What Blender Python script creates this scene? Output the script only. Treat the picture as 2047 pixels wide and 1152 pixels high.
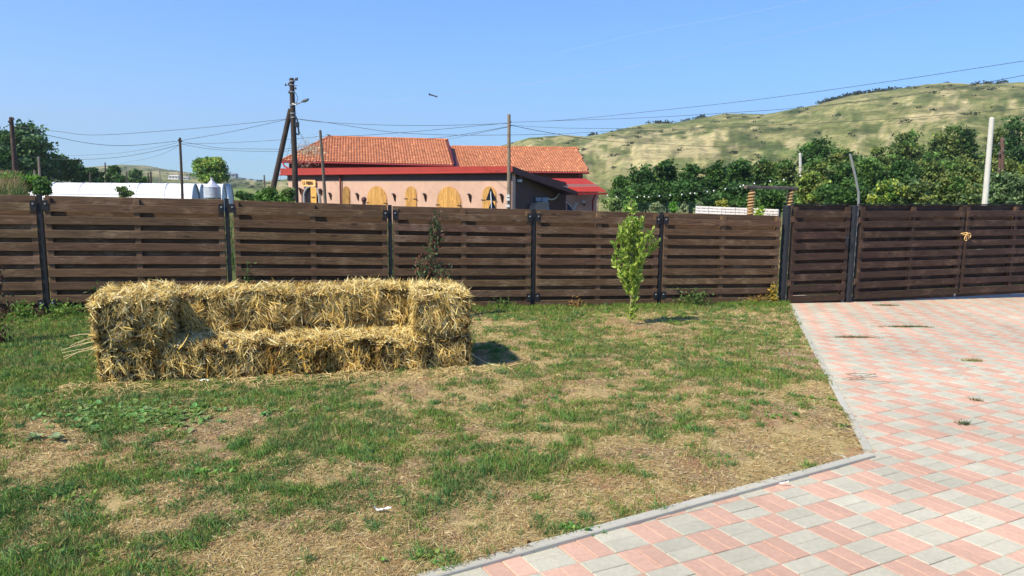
import bpy, math, random
import numpy as np
from mathutils import Matrix, Vector
random.seed(7); rng = np.random.default_rng(7)
S = bpy.context.scene
COL = S.collection
for o in list(bpy.data.objects): bpy.data.objects.remove(o)

# ------------------------------------------------------------------ camera
CAMZ = 1.66; PITCH = math.radians(8.0); ROLL = math.radians(0.5); FPX = 1478.0
cam = bpy.data.objects.new('camera', bpy.data.cameras.new('camera')); COL.objects.link(cam)
cam.data.sensor_width = 36; cam.data.lens = FPX/2047*36; cam.data.clip_start = .05; cam.data.clip_end = 12000
_f = Vector((0, math.cos(PITCH), -math.sin(PITCH))); _u = Vector((0, math.sin(PITCH), math.cos(PITCH))); _r = Vector((1, 0, 0))
_cx = _r*math.cos(ROLL)+_u*math.sin(ROLL); _cy = -_r*math.sin(ROLL)+_u*math.cos(ROLL)
M = Matrix((_cx, _cy, -_f)).transposed().to_4x4(); M.translation = (0, 0, CAMZ)
cam.matrix_world = M
S.camera = cam
S.render.resolution_x = 1024; S.render.resolution_y = 576

# ------------------------------------------------------------------ light
SUN_DIR = Vector((1.0, 0.82, -1.50)).normalized()      # the way the light travels
world = bpy.data.worlds.new("World"); S.world = world; world.use_nodes = True
nt = world.node_tree; nt.nodes.clear()
sky = nt.nodes.new('ShaderNodeTexSky'); sky.sky_type = 'NISHITA'; sky.sun_disc = False
sky.sun_elevation = math.asin(-SUN_DIR.z)
sky.sun_rotation = math.atan2(-SUN_DIR.x, -SUN_DIR.y)
sky.altitude = 300; sky.air_density = 1.0; sky.dust_density = 0.0; sky.ozone_density = 4.0
bg = nt.nodes.new('ShaderNodeBackground'); bg.inputs['Strength'].default_value = 0.12
wo = nt.nodes.new('ShaderNodeOutputWorld')
vm = nt.nodes.new('ShaderNodeVectorMath'); vm.operation = 'MULTIPLY'; vm.inputs[1].default_value = (.46, .85, 1.30)
nt.links.new(sky.outputs[0], vm.inputs[0]); nt.links.new(vm.outputs[0], bg.inputs[0]); nt.links.new(bg.outputs[0], wo.inputs[0])
sun = bpy.data.objects.new('sun', bpy.data.lights.new('sun', 'SUN')); COL.objects.link(sun)
sun.data.energy = 5.0; sun.data.angle = math.radians(0.5); sun.data.color = (1, .89, .66)
sun.rotation_euler = SUN_DIR.to_track_quat('-Z', 'Y').to_euler(); sun.location = (-30, -25, 45)
S.view_settings.view_transform = 'Standard'; S.view_settings.look = 'None'
S.view_settings.exposure = 0.58; S.view_settings.gamma = 1.0; S.view_settings.use_curve_mapping = False

# ------------------------------------------------------------------ helpers
def ray(px, py):
    r = (px-1023.5)/FPX; u = (576-py)/FPX
    return np.array(_cx)*r + np.array(_cy)*u + np.array(_f)
def W(px, py, D):                       # point of the world seen at (px,py), D metres ahead
    d = ray(px, py); return d*(D/d[1]) + np.array([0, 0, CAMZ])
def G(x, y): return -.0146*(x-1.5)-.0221*(y-3.3)       # the yard: a gentle slope
def onG(px, py):
    d = ray(px, py); k = .0146*1.5+.0221*3.3
    t = (k-CAMZ)/(d[2]+.0146*d[0]+.0221*d[1]); q = d*t; q[2] += CAMZ; return q
def GZ(x, y):                           # ground anywhere
    r = math.hypot(x, y); return float(terr(np.array([x]), np.array([y]))[0])

def hash2(i, j, s):
    n = (i.astype(np.int64)*374761393 + j.astype(np.int64)*668265263 + s*1442695041) & 0x7fffffff
    n = ((n ^ (n >> 13))*1274126177) & 0x7fffffff
    n = ((n ^ (n >> 16))*668265263) & 0x7fffffff
    return ((n >> 8) & 0xffff)/65535.0
def vn(x, y, s=0):
    x = np.asarray(x, float); y = np.asarray(y, float)
    i = np.floor(x); j = np.floor(y); fx = x-i; fy = y-j
    fx = fx*fx*(3-2*fx); fy = fy*fy*(3-2*fy); i = i.astype(int); j = j.astype(int)
    a = hash2(i, j, s); b = hash2(i+1, j, s); c = hash2(i, j+1, s); d = hash2(i+1, j+1, s)
    return (a*(1-fx)+b*fx)*(1-fy)+(c*(1-fx)+d*fx)*fy
def fbm(x, y, s=0, o=4, g=.5):
    t = 0; a = 1; n = 0
    for k in range(o):
        t = t+a*vn(x*2**k+17.3*k, y*2**k-9.1*k, s+k); n += a; a *= g
    return t/n
def sstep(a, b, x): t = np.clip((x-a)/(b-a), 0, 1); return t*t*(3-2*t)

ORG = {}
def tag(o, label=None, cat=None, group=None, kind=None):
    if label: o['label'] = label
    if cat: o['category'] = cat
    if group: o['group'] = group
    if kind: o['kind'] = kind
    return o
def thing(name, label, cat, loc, group=None):
    o = bpy.data.objects.new(name, None); COL.objects.link(o); o.location = loc; o.empty_display_size = .1
    ORG[o.name] = np.array(loc, float); return tag(o, label, cat, group)

class MB:
    def __init__(s): s.v = []; s.c = []; s.g = []; s.f = []; s.n = 0
    def add(s, v, faces, col=(.5, .5, .5), gc=None):
        v = np.asarray(v, float).reshape(-1, 3); n = len(v)
        c = np.asarray(col, float)
        if c.ndim == 1: c = np.tile(c, (n, 1))
        s.v.append(v); s.c.append(c); s.g.append(v if gc is None else np.asarray(gc, float).reshape(-1, 3))
        for f in (faces if isinstance(faces, list) and len(faces) and isinstance(faces[0], np.ndarray) else [faces]):
            if isinstance(f, np.ndarray): s.f.append(f+s.n)
            else:
                d = {}
                for q in f: d.setdefault(len(q), []).append(q)
                for q in d.values(): s.f.append(np.array(q)+s.n)
        s.n += n
    def build(s, name, mat, parent=None, origin=None, smooth=False):
        v = np.concatenate(s.v); c = np.concatenate(s.c); g = np.concatenate(s.g)
        if parent is not None: org = ORG[parent.name]
        elif origin is not None: org = np.array(origin, float)
        else: org = np.zeros(3)
        v = v-org
        me = bpy.data.meshes.new(name); me.vertices.add(len(v)); me.vertices.foreach_set('co', v.astype('f').ravel())
        tot = np.concatenate([np.full(len(f), f.shape[1]) for f in s.f]); li = np.concatenate([f.ravel() for f in s.f])
        me.loops.add(len(li)); me.loops.foreach_set('vertex_index', li.astype('i'))
        me.polygons.add(len(tot)); st = np.concatenate([[0], np.cumsum(tot)[:-1]])
        me.polygons.foreach_set('loop_start', st.astype('i'))
        me.polygons.foreach_set('use_smooth', np.full(len(tot), smooth))
        me.update(calc_edges=True)
        a = me.attributes.new('col', 'FLOAT_COLOR', 'POINT'); a.data.foreach_set('color', np.concatenate([c, np.ones((len(c), 1))], 1).astype('f').ravel())
        a = me.attributes.new('gc', 'FLOAT_VECTOR', 'POINT'); a.data.foreach_set('vector', g.astype('f').ravel())
        me.materials.append(mat)
        o = bpy.data.objects.new(name, me); COL.objects.link(o)
        if parent is not None: o.parent = parent
        else: o.location = org
        ORG[o.name] = org
        return o
    # --- shapes
    def box(s, c, size, ax=np.eye(3), col=(.5, .5, .5), bev=0, gofs=None):
        """box with long chamfered edges; rows of ax are its axes; x is the long one"""
        ax = np.asarray(ax, float); hx, hy, hz = np.array(size, float)/2
        b = bev
        if b > 0: sec = [(-hy+b, -hz), (hy-b, -hz), (hy, -hz+b), (hy, hz-b), (hy-b, hz), (-hy+b, hz), (-hy, hz-b), (-hy, -hz+b)]
        else: sec = [(-hy, -hz), (hy, -hz), (hy, hz), (-hy, hz)]
        k = len(sec); L = np.array([(-hx, a, d) for a, d in sec]+[(hx, a, d) for a, d in sec])
        F = [(i, (i+1) % k, (i+1) % k+k, i+k) for i in range(k)]+[tuple(range(k-1, -1, -1)), tuple(range(k, 2*k))]
        gc = L+(np.array(gofs) if gofs is not None else rng.random(3)*40)
        s.add(np.array(c)+L@ax, F, col, gc)
    def poly(s, pts, col=(.5, .5, .5), th=0, n=None):
        pts = np.array(pts, float); k = len(pts)
        if th == 0: s.add(pts, [tuple(range(k))], col); return
        if n is None:
            n = np.cross(pts[1]-pts[0], pts[2]-pts[0]); n /= np.linalg.norm(n)
        F = [tuple(range(k)), tuple(range(2*k-1, k-1, -1))]+[(i, i+k, (i+1) % k+k, (i+1) % k) for i in range(k)]
        s.add(np.concatenate([pts, pts-np.array(n)*th]), F, col)
    def tube(s, pts, rad, k=8, col=(.5, .5, .5), cap=True):
        pts = np.array(pts, float); n = len(pts); rad = np.broadcast_to(np.asarray(rad, float), (n,))
        t = np.gradient(pts, axis=0); t /= np.linalg.norm(t, axis=1)[:, None]+1e-12
        u = np.cross(t[0], (0, 0, 1.0));
        if np.linalg.norm(u) < .1: u = np.cross(t[0], (1.0, 0, 0))
        V = []; ang = np.arange(k)*2*math.pi/k; acc = 0; G_ = []
        for i in range(n):
            u = u-t[i]*(u@t[i]); u /= np.linalg.norm(u); w = np.cross(t[i], u)
            V.append(pts[i]+rad[i]*(np.cos(ang)[:, None]*u+np.sin(ang)[:, None]*w))
            if i: acc += np.linalg.norm(pts[i]-pts[i-1])
            G_.append(np.stack([np.full(k, acc), np.cos(ang)*rad[i], np.sin(ang)*rad[i]], 1))
        i, j = np.meshgrid(np.arange(n-1), np.arange(k), indexing='ij'); i = i.ravel(); j = j.ravel(); j2 = (j+1) % k
        F = [np.stack([i*k+j, i*k+j2, (i+1)*k+j2, (i+1)*k+j], 1)]
        if cap: F += [np.array([list(range(k-1, -1, -1))]), np.array([[(n-1)*k+q for q in range(k)]])]
        s.add(np.concatenate(V), F, col, np.concatenate(G_)+rng.random(3)*30)
    def lathe(s, c, prof, k=24, col=(.5, .5, .5)):
        ang = np.arange(k)*2*math.pi/k; V = np.concatenate([np.stack([c[0]+r*np.cos(ang), c[1]+r*np.sin(ang), np.full(k, c[2]+z)], 1) for r, z in prof])
        n = len(prof); F = [(i*k+j, i*k+(j+1) % k, (i+1)*k+(j+1) % k, (i+1)*k+j) for i in range(n-1) for j in range(k)]
        s.add(V, F, col)
    def ribbons(s, p0, d, n, L, w, col, bend=.25, segs=2):
        """many thin blades: start p0, direction d, side n x d, length L, width w, bent sideways/down"""
        N = len(p0); d = d/np.linalg.norm(d, axis=1)[:, None]; side = np.cross(d, n); side /= np.linalg.norm(side, axis=1)[:, None]+1e-9
        up = np.cross(side, d); bend = np.broadcast_to(np.asarray(bend, float), (N,))[:, None]; L = L[:, None]; w = w[:, None]
        V = []; ts = np.linspace(0, 1, segs+1)
        for t in ts[:-1]:
            c = p0+d*L*t-up*(bend*L*t*t); ww = w*(1-.35*t)
            V += [c-side*ww/2, c+side*ww/2]
        V.append(p0+d*L-up*bend*L)
        K = 2*segs+1; A = np.stack(V, 1).reshape(-1, 3); b = np.arange(N)*K
        F = [np.stack([b+2*q, b+2*q+1, b+2*q+3, b+2*q+2], 1) for q in range(segs-1)]
        F.append(np.stack([b+2*segs-2, b+2*segs-1, b+2*segs], 1))
        s.add(A, F, np.repeat(col, K, 0))
    def leaves(s, c, size, col, up=None, asp=.5, fold=.25, d=None):
        """folded pointed leaves centred at c, random orientation"""
        N = len(c)
        if d is None: d = rng.normal(size=(N, 3))
        d = d/np.linalg.norm(d, axis=1)[:, None]
        n = rng.normal(size=(N, 3))
        if up is not None: n = n*.6+np.array(up)
        sd = np.cross(d, n); sd /= np.linalg.norm(sd, axis=1)[:, None]+1e-9; nn = np.cross(sd, d)
        size = np.broadcast_to(size, (N,))[:, None]; w = size*asp/2
        a = c-d*size*.5; t = c+d*size*.5; m = c-d*size*.06
        V = np.stack([a, m-sd*w+nn*w*fold, t, m+sd*w+nn*w*fold], 1).reshape(-1, 3); b = np.arange(N)*4
        s.add(V, [np.stack([b, b+1, b+2], 1), np.stack([b, b+2, b+3], 1)], np.repeat(col, 4, 0))

# ------------------------------------------------------------------ materials
def newmat(name):
    m = bpy.data.materials.new(name); m.use_nodes = True; t = m.node_tree; b = t.nodes['Principled BSDF']; return m, t, b
def N(t, kind, **kw):
    n = t.nodes.new(kind)
    for k, v in kw.items():
        if k in ('Scale', 'Detail', 'Roughness', 'Distortion', 'Strength', 'Distance', 'Fac'): n.inputs[k].default_value = v
        else: setattr(n, k, v)
    return n
def attrmat(name, rough=.8, spec=.3, nscale=0, namt=.3, bump=0, bscale=30, trans=0, metal=0, coord='gc', big=None):
    """colour from the mesh's own colours, varied by noise; bump; optional translucency (leaves)"""
    m, t, b = newmat(name); a = N(t, 'ShaderNodeAttribute', attribute_name='col'); src = a.outputs['Color']
    g = N(t, 'ShaderNodeAttribute', attribute_name=coord)
    if nscale:
        n = N(t, 'ShaderNodeTexNoise', Scale=nscale, Detail=5, Roughness=.65); t.links.new(g.outputs['Vector'], n.inputs['Vector'])
        mr = N(t, 'ShaderNodeMapRange'); t.links.new(n.outputs['Fac'], mr.inputs[0])
        mr.inputs[1].default_value = .25; mr.inputs[2].default_value = .75; mr.inputs[3].default_value = 1-namt; mr.inputs[4].default_value = 1+namt
        mx = N(t, 'ShaderNodeVectorMath', operation='SCALE'); t.links.new(src, mx.inputs[0]); t.links.new(mr.outputs[0], mx.inputs['Scale']); src = mx.outputs[0]
    if big:
        n = N(t, 'ShaderNodeTexNoise', Scale=big[0], Detail=8, Roughness=.68); t.links.new(g.outputs['Vector'], n.inputs['Vector'])
        mr = N(t, 'ShaderNodeMapRange'); t.links.new(n.outputs['Fac'], mr.inputs[0])
        mr.inputs[1].default_value = .3; mr.inputs[2].default_value = .7; mr.inputs[3].default_value = 1-big[1]; mr.inputs[4].default_value = 1+big[1]
        mx = N(t, 'ShaderNodeVectorMath', operation='SCALE'); t.links.new(src, mx.inputs[0]); t.links.new(mr.outputs[0], mx.inputs['Scale']); src = mx.outputs[0]
    t.links.new(src, b.inputs['Base Color'])
    b.inputs['Roughness'].default_value = rough; b.inputs['Specular IOR Level'].default_value = spec; b.inputs['Metallic'].default_value = metal
    if bump:
        n = N(t, 'ShaderNodeTexNoise', Scale=bscale, Detail=6, Roughness=.7); t.links.new(g.outputs['Vector'], n.inputs['Vector'])
        bp = N(t, 'ShaderNodeBump', Strength=bump, Distance=.02); t.links.new(n.outputs['Fac'], bp.inputs['Height']); t.links.new(bp.outputs[0], b.inputs['Normal'])
    if trans:
        out = t.nodes['Material Output']; tr = N(t, 'ShaderNodeBsdfTranslucent'); t.links.new(src, tr.inputs[0])
        ms = N(t, 'ShaderNodeMixShader', Fac=trans); t.links.new(b.outputs[0], ms.inputs[1]); t.links.new(tr.outputs[0], ms.inputs[2]); t.links.new(ms.outputs[0], out.inputs[0])
    return m
M_gen = attrmat('painted', .6, .4, 3, .12, .15, 12)
M_metal = attrmat('black_steel', .5, .28, 14, .3, .15, 40)
M_galv = attrmat('galvanised', .45, .5, 2.5, .15, .1, 5, metal=.6)
M_leaf = attrmat('leaf', .55, .35, trans=.3)
M_grass = attrmat('grass_blade', .65, .25, trans=.25)
M_straw = attrmat('straw', .6, .2, trans=.05)
M_strawcore = attrmat('straw_core', .9, .1, 60, .5, 1, 80)
M_bark = attrmat('bark', .9, .15, 9, .35, .6, 25)
M_wall = attrmat('render_wall', .9, .15, .5, .10, .25, 6, big=(2.5, .08))
M_roofm = attrmat('red_sheet', .6, .2, 1.2, .1)
M_tile = attrmat('clay_tile', .75, .25, 4, .18)
M_conc = attrmat('concrete', .9, .2, 7, .10, .15, 90)
M_film = attrmat('white_film', .5, .4, 1, .04)
M_wire = attrmat('wire', .6, .3)

def wood_mat(name, base, light, scalez=26, crack=.55):
    """stained boards: grain runs along gc.x; col.r = brightness, worn light streaks and knots"""
    m, t, b = newmat(name); L = t.links
    g = N(t, 'ShaderNodeAttribute', attribute_name='gc'); a = N(t, 'ShaderNodeAttribute', attribute_name='col')
    wp = N(t, 'ShaderNodeTexNoise', Scale=1.6, Detail=2); L.new(g.outputs['Vector'], wp.inputs['Vector'])
    va = N(t, 'ShaderNodeVectorMath', operation='MULTIPLY'); va.inputs[1].default_value = (0, .14, .14); L.new(wp.outputs['Color'], va.inputs[0])
    ad = N(t, 'ShaderNodeVectorMath', operation='ADD'); L.new(g.outputs['Vector'], ad.inputs[0]); L.new(va.outputs[0], ad.inputs[1])
    mp = N(t, 'ShaderNodeMapping'); mp.inputs['Scale'].default_value = (1.4, scalez, scalez); L.new(ad.outputs[0], mp.inputs[0])
    n1 = N(t, 'ShaderNodeTexNoise', Scale=1.6, Detail=6, Roughness=.7); L.new(mp.outputs[0], n1.inputs['Vector'])
    n2 = N(t, 'ShaderNodeTexNoise', Scale=2.2, Detail=4, Roughness=.6); L.new(g.outputs['Vector'], n2.inputs['Vector'])
    r = N(t, 'ShaderNodeValToRGB'); e = r.color_ramp.elements
    e[0].position = .32; e[0].color = (*[c*.55 for c in base], 1); e[1].position = .5; e[1].color = (*base, 1)
    x = e.new(.62); x.color = (*[c*1.3 for c in base], 1); L.new(n1.outputs['Fac'], r.inputs[0])
    # weathered streaks
    mp2 = N(t, 'ShaderNodeMapping'); mp2.inputs['Scale'].default_value = (4.5, 60, 60); L.new(ad.outputs[0], mp2.inputs[0])
    n3 = N(t, 'ShaderNodeTexNoise', Scale=1.3, Detail=5, Roughness=.75); L.new(mp2.outputs[0], n3.inputs['Vector'])
    mu = N(t, 'ShaderNodeMath', operation='MULTIPLY'); L.new(n3.outputs['Fac'], mu.inputs[0]); L.new(n2.outputs['Fac'], mu.inputs[1])
    mr = N(t, 'ShaderNodeMapRange'); L.new(mu.outputs[0], mr.inputs[0]); mr.inputs[1].default_value = .27; mr.inputs[2].default_value = .40
    mm = N(t, 'ShaderNodeMath', operation='MULTIPLY'); L.new(mr.outputs[0], mm.inputs[0]); mm.inputs[1].default_value = crack
    mx = N(t, 'ShaderNodeMix', data_type='RGBA'); L.new(mm.outputs[0], mx.inputs['Factor']); L.new(r.outputs[0], mx.inputs['A']); mx.inputs['B'].default_value = (*light, 1)
    # knots
    vo = N(t, 'ShaderNodeTexVoronoi', Scale=1.0); mp3 = N(t, 'ShaderNodeMapping'); mp3.inputs['Scale'].default_value = (1.7, 5, 5); L.new(ad.outputs[0], mp3.inputs[0]); L.new(mp3.outputs[0], vo.inputs['Vector'])
    kr = N(t, 'ShaderNodeMapRange'); L.new(vo.outputs['Distance'], kr.inputs[0]); kr.inputs[1].default_value = .05; kr.inputs[2].default_value = .11; kr.inputs[3].default_value = .8; kr.inputs[4].default_value = 0
    mk = N(t, 'ShaderNodeMix', data_type='RGBA'); L.new(kr.outputs[0], mk.inputs['Factor']); L.new(mx.outputs['Result'], mk.inputs['A']); mk.inputs['B'].default_value = (*[c*.35 for c in base], 1)
    sc = N(t, 'ShaderNodeVectorMath', operation='MULTIPLY'); L.new(mk.outputs['Result'], sc.inputs[0]); L.new(a.outputs['Color'], sc.inputs[1])
    L.new(sc.outputs[0], b.inputs['Base Color']); b.inputs['Roughness'].default_value = .7; b.inputs['Specular IOR Level'].default_value = .3
    bp = N(t, 'ShaderNodeBump', Strength=.5, Distance=.004); L.new(n1.outputs['Fac'], bp.inputs['Height']); L.new(bp.outputs[0], b.inputs['Normal'])
    return m
M_board = wood_mat('stained_board', (.108, .062, .034), (.34, .24, .15), crack=.55)
M_gatewood = wood_mat('dark_stained_board', (.046, .026, .018), (.24, .15, .10), crack=.5)
M_pine = wood_mat('varnished_pine', (.56, .30, .085), (.66, .44, .17), 14)
M_post = wood_mat('weathered_post', (.16, .13, .105), (.36, .31, .26), 20)
M_tar = wood_mat('tarred_post', (.05, .036, .03), (.16, .12, .09), 20)

# ------------------------------------------------------------------ terrain (one sheet to the horizon)
SIL = [(-700, 300), (-300, 325), (0, 345), (120, 338), (190, 333), (240, 329), (290, 331), (340, 340), (400, 348), (440, 352), (490, 358), (520, 363), (560, 360), (600, 354),
       (700, 340), (850, 316), (985, 296), (1060, 275), (1130, 270), (1170, 273), (1200, 268), (1240, 258), (1300, 246), (1345, 246), (1400, 235), (1450, 227), (1530, 228),
       (1560, 223), (1640, 208), (1700, 190), (1780, 180), (1850, 168), (1900, 165), (1960, 168), (2047, 163), (2200, 150), (2600, 150), (3200, 190)]
_az = []; _el = []; _rc = []
for px, py in SIL:
    d = ray(px, py); _az.append(math.atan2(d[0], d[1])); _el.append(d[2]/math.hypot(d[0], d[1]))
    _rc.append(1500 if px < 500 else 900 if px < 620 else 700 if px < 1000 else 560)
_az = np.array(_az); _el = np.array(_el); _rc = np.array(_rc, float)
def terr(x, y):
    r = np.hypot(x, y); az = np.arctan2(x, y)
    z0 = G(x, y); flat = -3.1
    t = sstep(55, 130, r); base = np.where(r < 130, z0*(1-t)+flat*t, flat)
    base = np.maximum(base, flat)
    # old earth bank at the left beyond the fence
    bx, by = -21.5, 30.
    base = base+1.95*np.exp(-(((x-bx-y*0+.62*0)/1.0)**2+((y-by)/6.5)**2)**1.4)*0+1.95*(1-sstep(-.665, -.635, x/np.maximum(y, 1)))*np.exp(-((y-by)/6.5)**2)*(y > 12)
    el = np.interp(az, _az, _el, left=0, right=0); rc = np.interp(az, _az, _rc)
    fade = sstep(-1.5, -1.0, az)*(1-sstep(1.0, 1.5, az))
    H = (CAMZ+el*rc)*fade
    rf = rc*.30
    T = np.clip((r-rf)/(rc-rf), 0, 1); prof = .25*T+.75*(T**1.35*(1.6-.6*T))
    n = fbm(az*26+3, r/95., 5, 5)-.5
    gul = np.abs(fbm(az*55+.004*r, r/240., 11, 4)-.5)
    rel = (n*4-gul*5+1.5)*np.sin(math.pi*np.clip(T, 0, 1))**.8*np.clip(H/55, .1, 1)
    hill = (H-flat)*prof+rel*(T < 1)*(T > 0)
    hill = np.where(r > rc, (H-flat)*(1-.75*sstep(1, 2.2, r/rc)), hill)
    und = (fbm(x/60., y/60., 3, 3)-.5)*1.6*sstep(60, 160, r)*(1-sstep(.8, 1, r/rc))
    return base+np.maximum(hill, 0)+und+(fbm(x/3., y/3., 8, 3)-.5)*.16*sstep(14, 20, r)
az = np.concatenate([np.linspace(-.95, .95, 900), np.linspace(.97, 2*math.pi-.97, 70)]); NR = 330
rr = np.concatenate([[0.01], np.geomspace(1.2, 5200, NR-1)])
A, R_ = np.meshgrid(az, rr, indexing='ij'); X = np.sin(A)*R_; Y = np.cos(A)*R_; Z = terr(X, Y)
# under the yard itself the sheet lies below lawn and paving
fd = (-(X+5.72)*math.sin(math.radians(16.2))+(Y-9.0)*math.cos(math.radians(16.2)))
Z = Z-.09*(1-sstep(.0, .5, fd))*(1-sstep(20, 26, R_))
rc = np.interp(A, _az, _rc); T = np.clip((R_-rc*.30)/(rc*.70), 0, 1)
n1 = fbm(A*40, Z*.25, 21, 5); n2 = fbm(A*120, R_/14., 31, 4); n3 = fbm(X/40, Y/40, 41, 4)
ZZ = Z+3.1; st = fbm(A*45, ZZ*.42, 51, 5)
green = np.array([.118, .145, .052]); olive = np.array([.185, .19, .080]); tan = np.array([.33, .30, .15]); dark = np.array([.040, .062, .026]); soil = np.array([.47, .39, .24])
def mixc(a, b, t): return a*(1-t[..., None])+b*t[..., None]
C = mixc(np.broadcast_to(green, A.shape+(3,)), olive, sstep(.35, .62, n1))
C = mixc(C, tan, sstep(.47, .62, st)*.8)
C = mixc(C, soil, sstep(.50, .64, fbm(A*110, ZZ*.30, 61, 5)*.55+fbm(A*16, ZZ*.05, 63, 3)*.5)*.8*sstep(.1, .35, T)*(1-sstep(.65, .95, T)))
C = mixc(C, dark, sstep(.54, .70, fbm(A*42, ZZ*.16, 71, 5))*.6*sstep(.02, .1, T))
near = 1-sstep(60, 150, R_)
C = mixc(C, mixc(np.broadcast_to(np.array([.09, .12, .04]), A.shape+(3,)), np.array([.34, .27, .15]), sstep(.4, .6, n3)), near)
fld = sstep(.5, .56, vn(A*9, R_/90., 81))*sstep(120, 160, R_)*(1-sstep(.0, .12, T))
C = mixc(C, np.array([.17, .23, .07]), fld)
na = len(az); i, j = np.meshgrid(np.arange(na), np.arange(NR-1), indexing='ij'); i = i.ravel(); j = j.ravel(); i2 = (i+1) % na
F = np.stack([i*NR+j, i2*NR+j, i2*NR+j+1, i*NR+j+1], 1)
mb = MB(); mb.add(np.stack([X, Y, Z], -1), F, C.reshape(-1, 3))
def terrain_mat():
    m, t, b = newmat('terrain'); L = t.links; a = N(t, 'ShaderNodeAttribute', attribute_name='col'); g = N(t, 'ShaderNodeAttribute', attribute_name='gc')
    n1 = N(t, 'ShaderNodeTexNoise', Scale=.30, Detail=9, Roughness=.75); L.new(g.outputs['Vector'], n1.inputs['Vector'])
    r1 = N(t, 'ShaderNodeValToRGB'); e = r1.color_ramp.elements; e[0].position = .34; e[0].color = (.30, .36, .28, 1); e[1].position = .70; e[1].color = (1.5, 1.36, 1.15, 1); x = e.new(.47); x.color = (.85, .9, .8, 1); L.new(n1.outputs['Fac'], r1.inputs[0])
    mp = N(t, 'ShaderNodeMapping'); mp.inputs['Scale'].default_value = (.02, .02, .35); L.new(g.outputs['Vector'], mp.inputs[0])
    n2 = N(t, 'ShaderNodeTexNoise', Scale=1.0, Detail=6, Roughness=.65, Distortion=.6); L.new(mp.outputs[0], n2.inputs['Vector'])
    m2 = N(t, 'ShaderNodeMapRange'); L.new(n2.outputs['Fac'], m2.inputs[0]); m2.inputs[1].default_value = .35; m2.inputs[2].default_value = .65; m2.inputs[3].default_value = .72; m2.inputs[4].default_value = 1.25
    v1 = N(t, 'ShaderNodeVectorMath', operation='MULTIPLY'); L.new(a.outputs['Color'], v1.inputs[0]); L.new(r1.outputs[0], v1.inputs[1])
    v2 = N(t, 'ShaderNodeVectorMath', operation='SCALE'); L.new(v1.outputs[0], v2.inputs[0]); L.new(m2.outputs[0], v2.inputs['Scale'])
    L.new(v2.outputs[0], b.inputs['Base Color']); b.inputs['Roughness'].default_value = .95; b.inputs['Specular IOR Level'].default_value = .05
    bp = N(t, 'ShaderNodeBump', Strength=.6, Distance=.6); L.new(n1.outputs['Fac'], bp.inputs['Height']); L.new(bp.outputs[0], b.inputs['Normal'])
    return m
M_terr = terrain_mat()
tag(mb.build('terrain', M_terr, smooth=True), kind='structure')

# scrub specks on the hillside and along its crest
mb = MB(); cs = []; sz = []
for q in range(600):
    a = random.uniform(-.62, .72); rcq = float(np.interp(a, _az, _rc)); tt = random.uniform(.03, .97)
    r = rcq*(.30+.70*tt)
    dn = float(fbm(np.array([a*42]), np.array([(GZ(r*math.sin(a), r*math.cos(a))+3.1)*.16]), 71, 5)[0])
    if dn < .50 and random.random() < .93: continue
    cs.append((a, r)); sz.append(random.uniform(.6, 1.7)*(1 if a > 0 else 1.3))
for p0, p1, cnt in ((1395, 1300, 0), (1300, 1410, 20), (1640, 1785, 50), (1950, 2040, 8), (480, 520, 10), (1180, 1200, 3), (455, 480, 12)):
    for q in range(cnt):
        px = random.uniform(p0, p1); d = ray(px, 200); a = math.atan2(d[0], d[1]); cs.append((a, float(np.interp(a, _az, _rc))*random.uniform(.965, 1.0))); sz.append(random.uniform(1.2, 2.8))
for (a, r), s_ in zip(cs, sz):
    x, y = r*math.sin(a), r*math.cos(a); z = GZ(x, y)
    n = 26; c = np.array([x, y, z+s_*.3])+rng.normal(size=(n, 3))*np.array([1.3, 1.0, .45])*s_*.5
    g = rng.uniform(.6, 1.4); mb.leaves(c, s_*.55, np.tile(np.array([.035, .055, .02])*g, (n, 1))*rng.uniform(.7, 1.3, (n, 1)), asp=.9)
tag(mb.build('hillside_scrub', M_leaf), 'dark green scrub dotted over the hillside and its crest', 'shrubs', kind='stuff')

# ------------------------------------------------------------------ yard layout
FA = math.radians(16.2); FD = np.array([math.cos(FA), math.sin(FA)]); FP0 = np.array([-5.722, 9.003])
def onplane(px, py, p0, dr):
    d = ray(px, py); n = np.array([-dr[1], dr[0]]); t = (n@np.array(p0))/(n@d[:2]); q = d*t; q[2] += CAMZ; return q
C0 = onG(1750, 915); E1 = onG(1590, 622); E2 = onG(898, 1152)
d1 = (E1-C0)[:2]; d1 /= np.linalg.norm(d1); d2 = (E2-C0)[:2]; d2 /= np.linalg.norm(d2)
def lawn_side(x, y):
    """signed distance to the kerb; positive on the lawn"""
    s1 = -(d1[1]*(x-C0[0])-d1[0]*(y-C0[1]))      # left of e1
    s2 = -(d2[1]*(x-C0[0])-d2[0]*(y-C0[1]))*-1
    return np.minimum(s1, s2)
if lawn_side(-2., 6.) < 0: print('LAWN SIDE SIGN WRONG', lawn_side(-2., 6.), lawn_side(3., 3.))
def fence_d(x, y): return -((x-FP0[0])*-FD[1]+(y-FP0[1])*FD[0])     # positive in front of the fence

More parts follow.
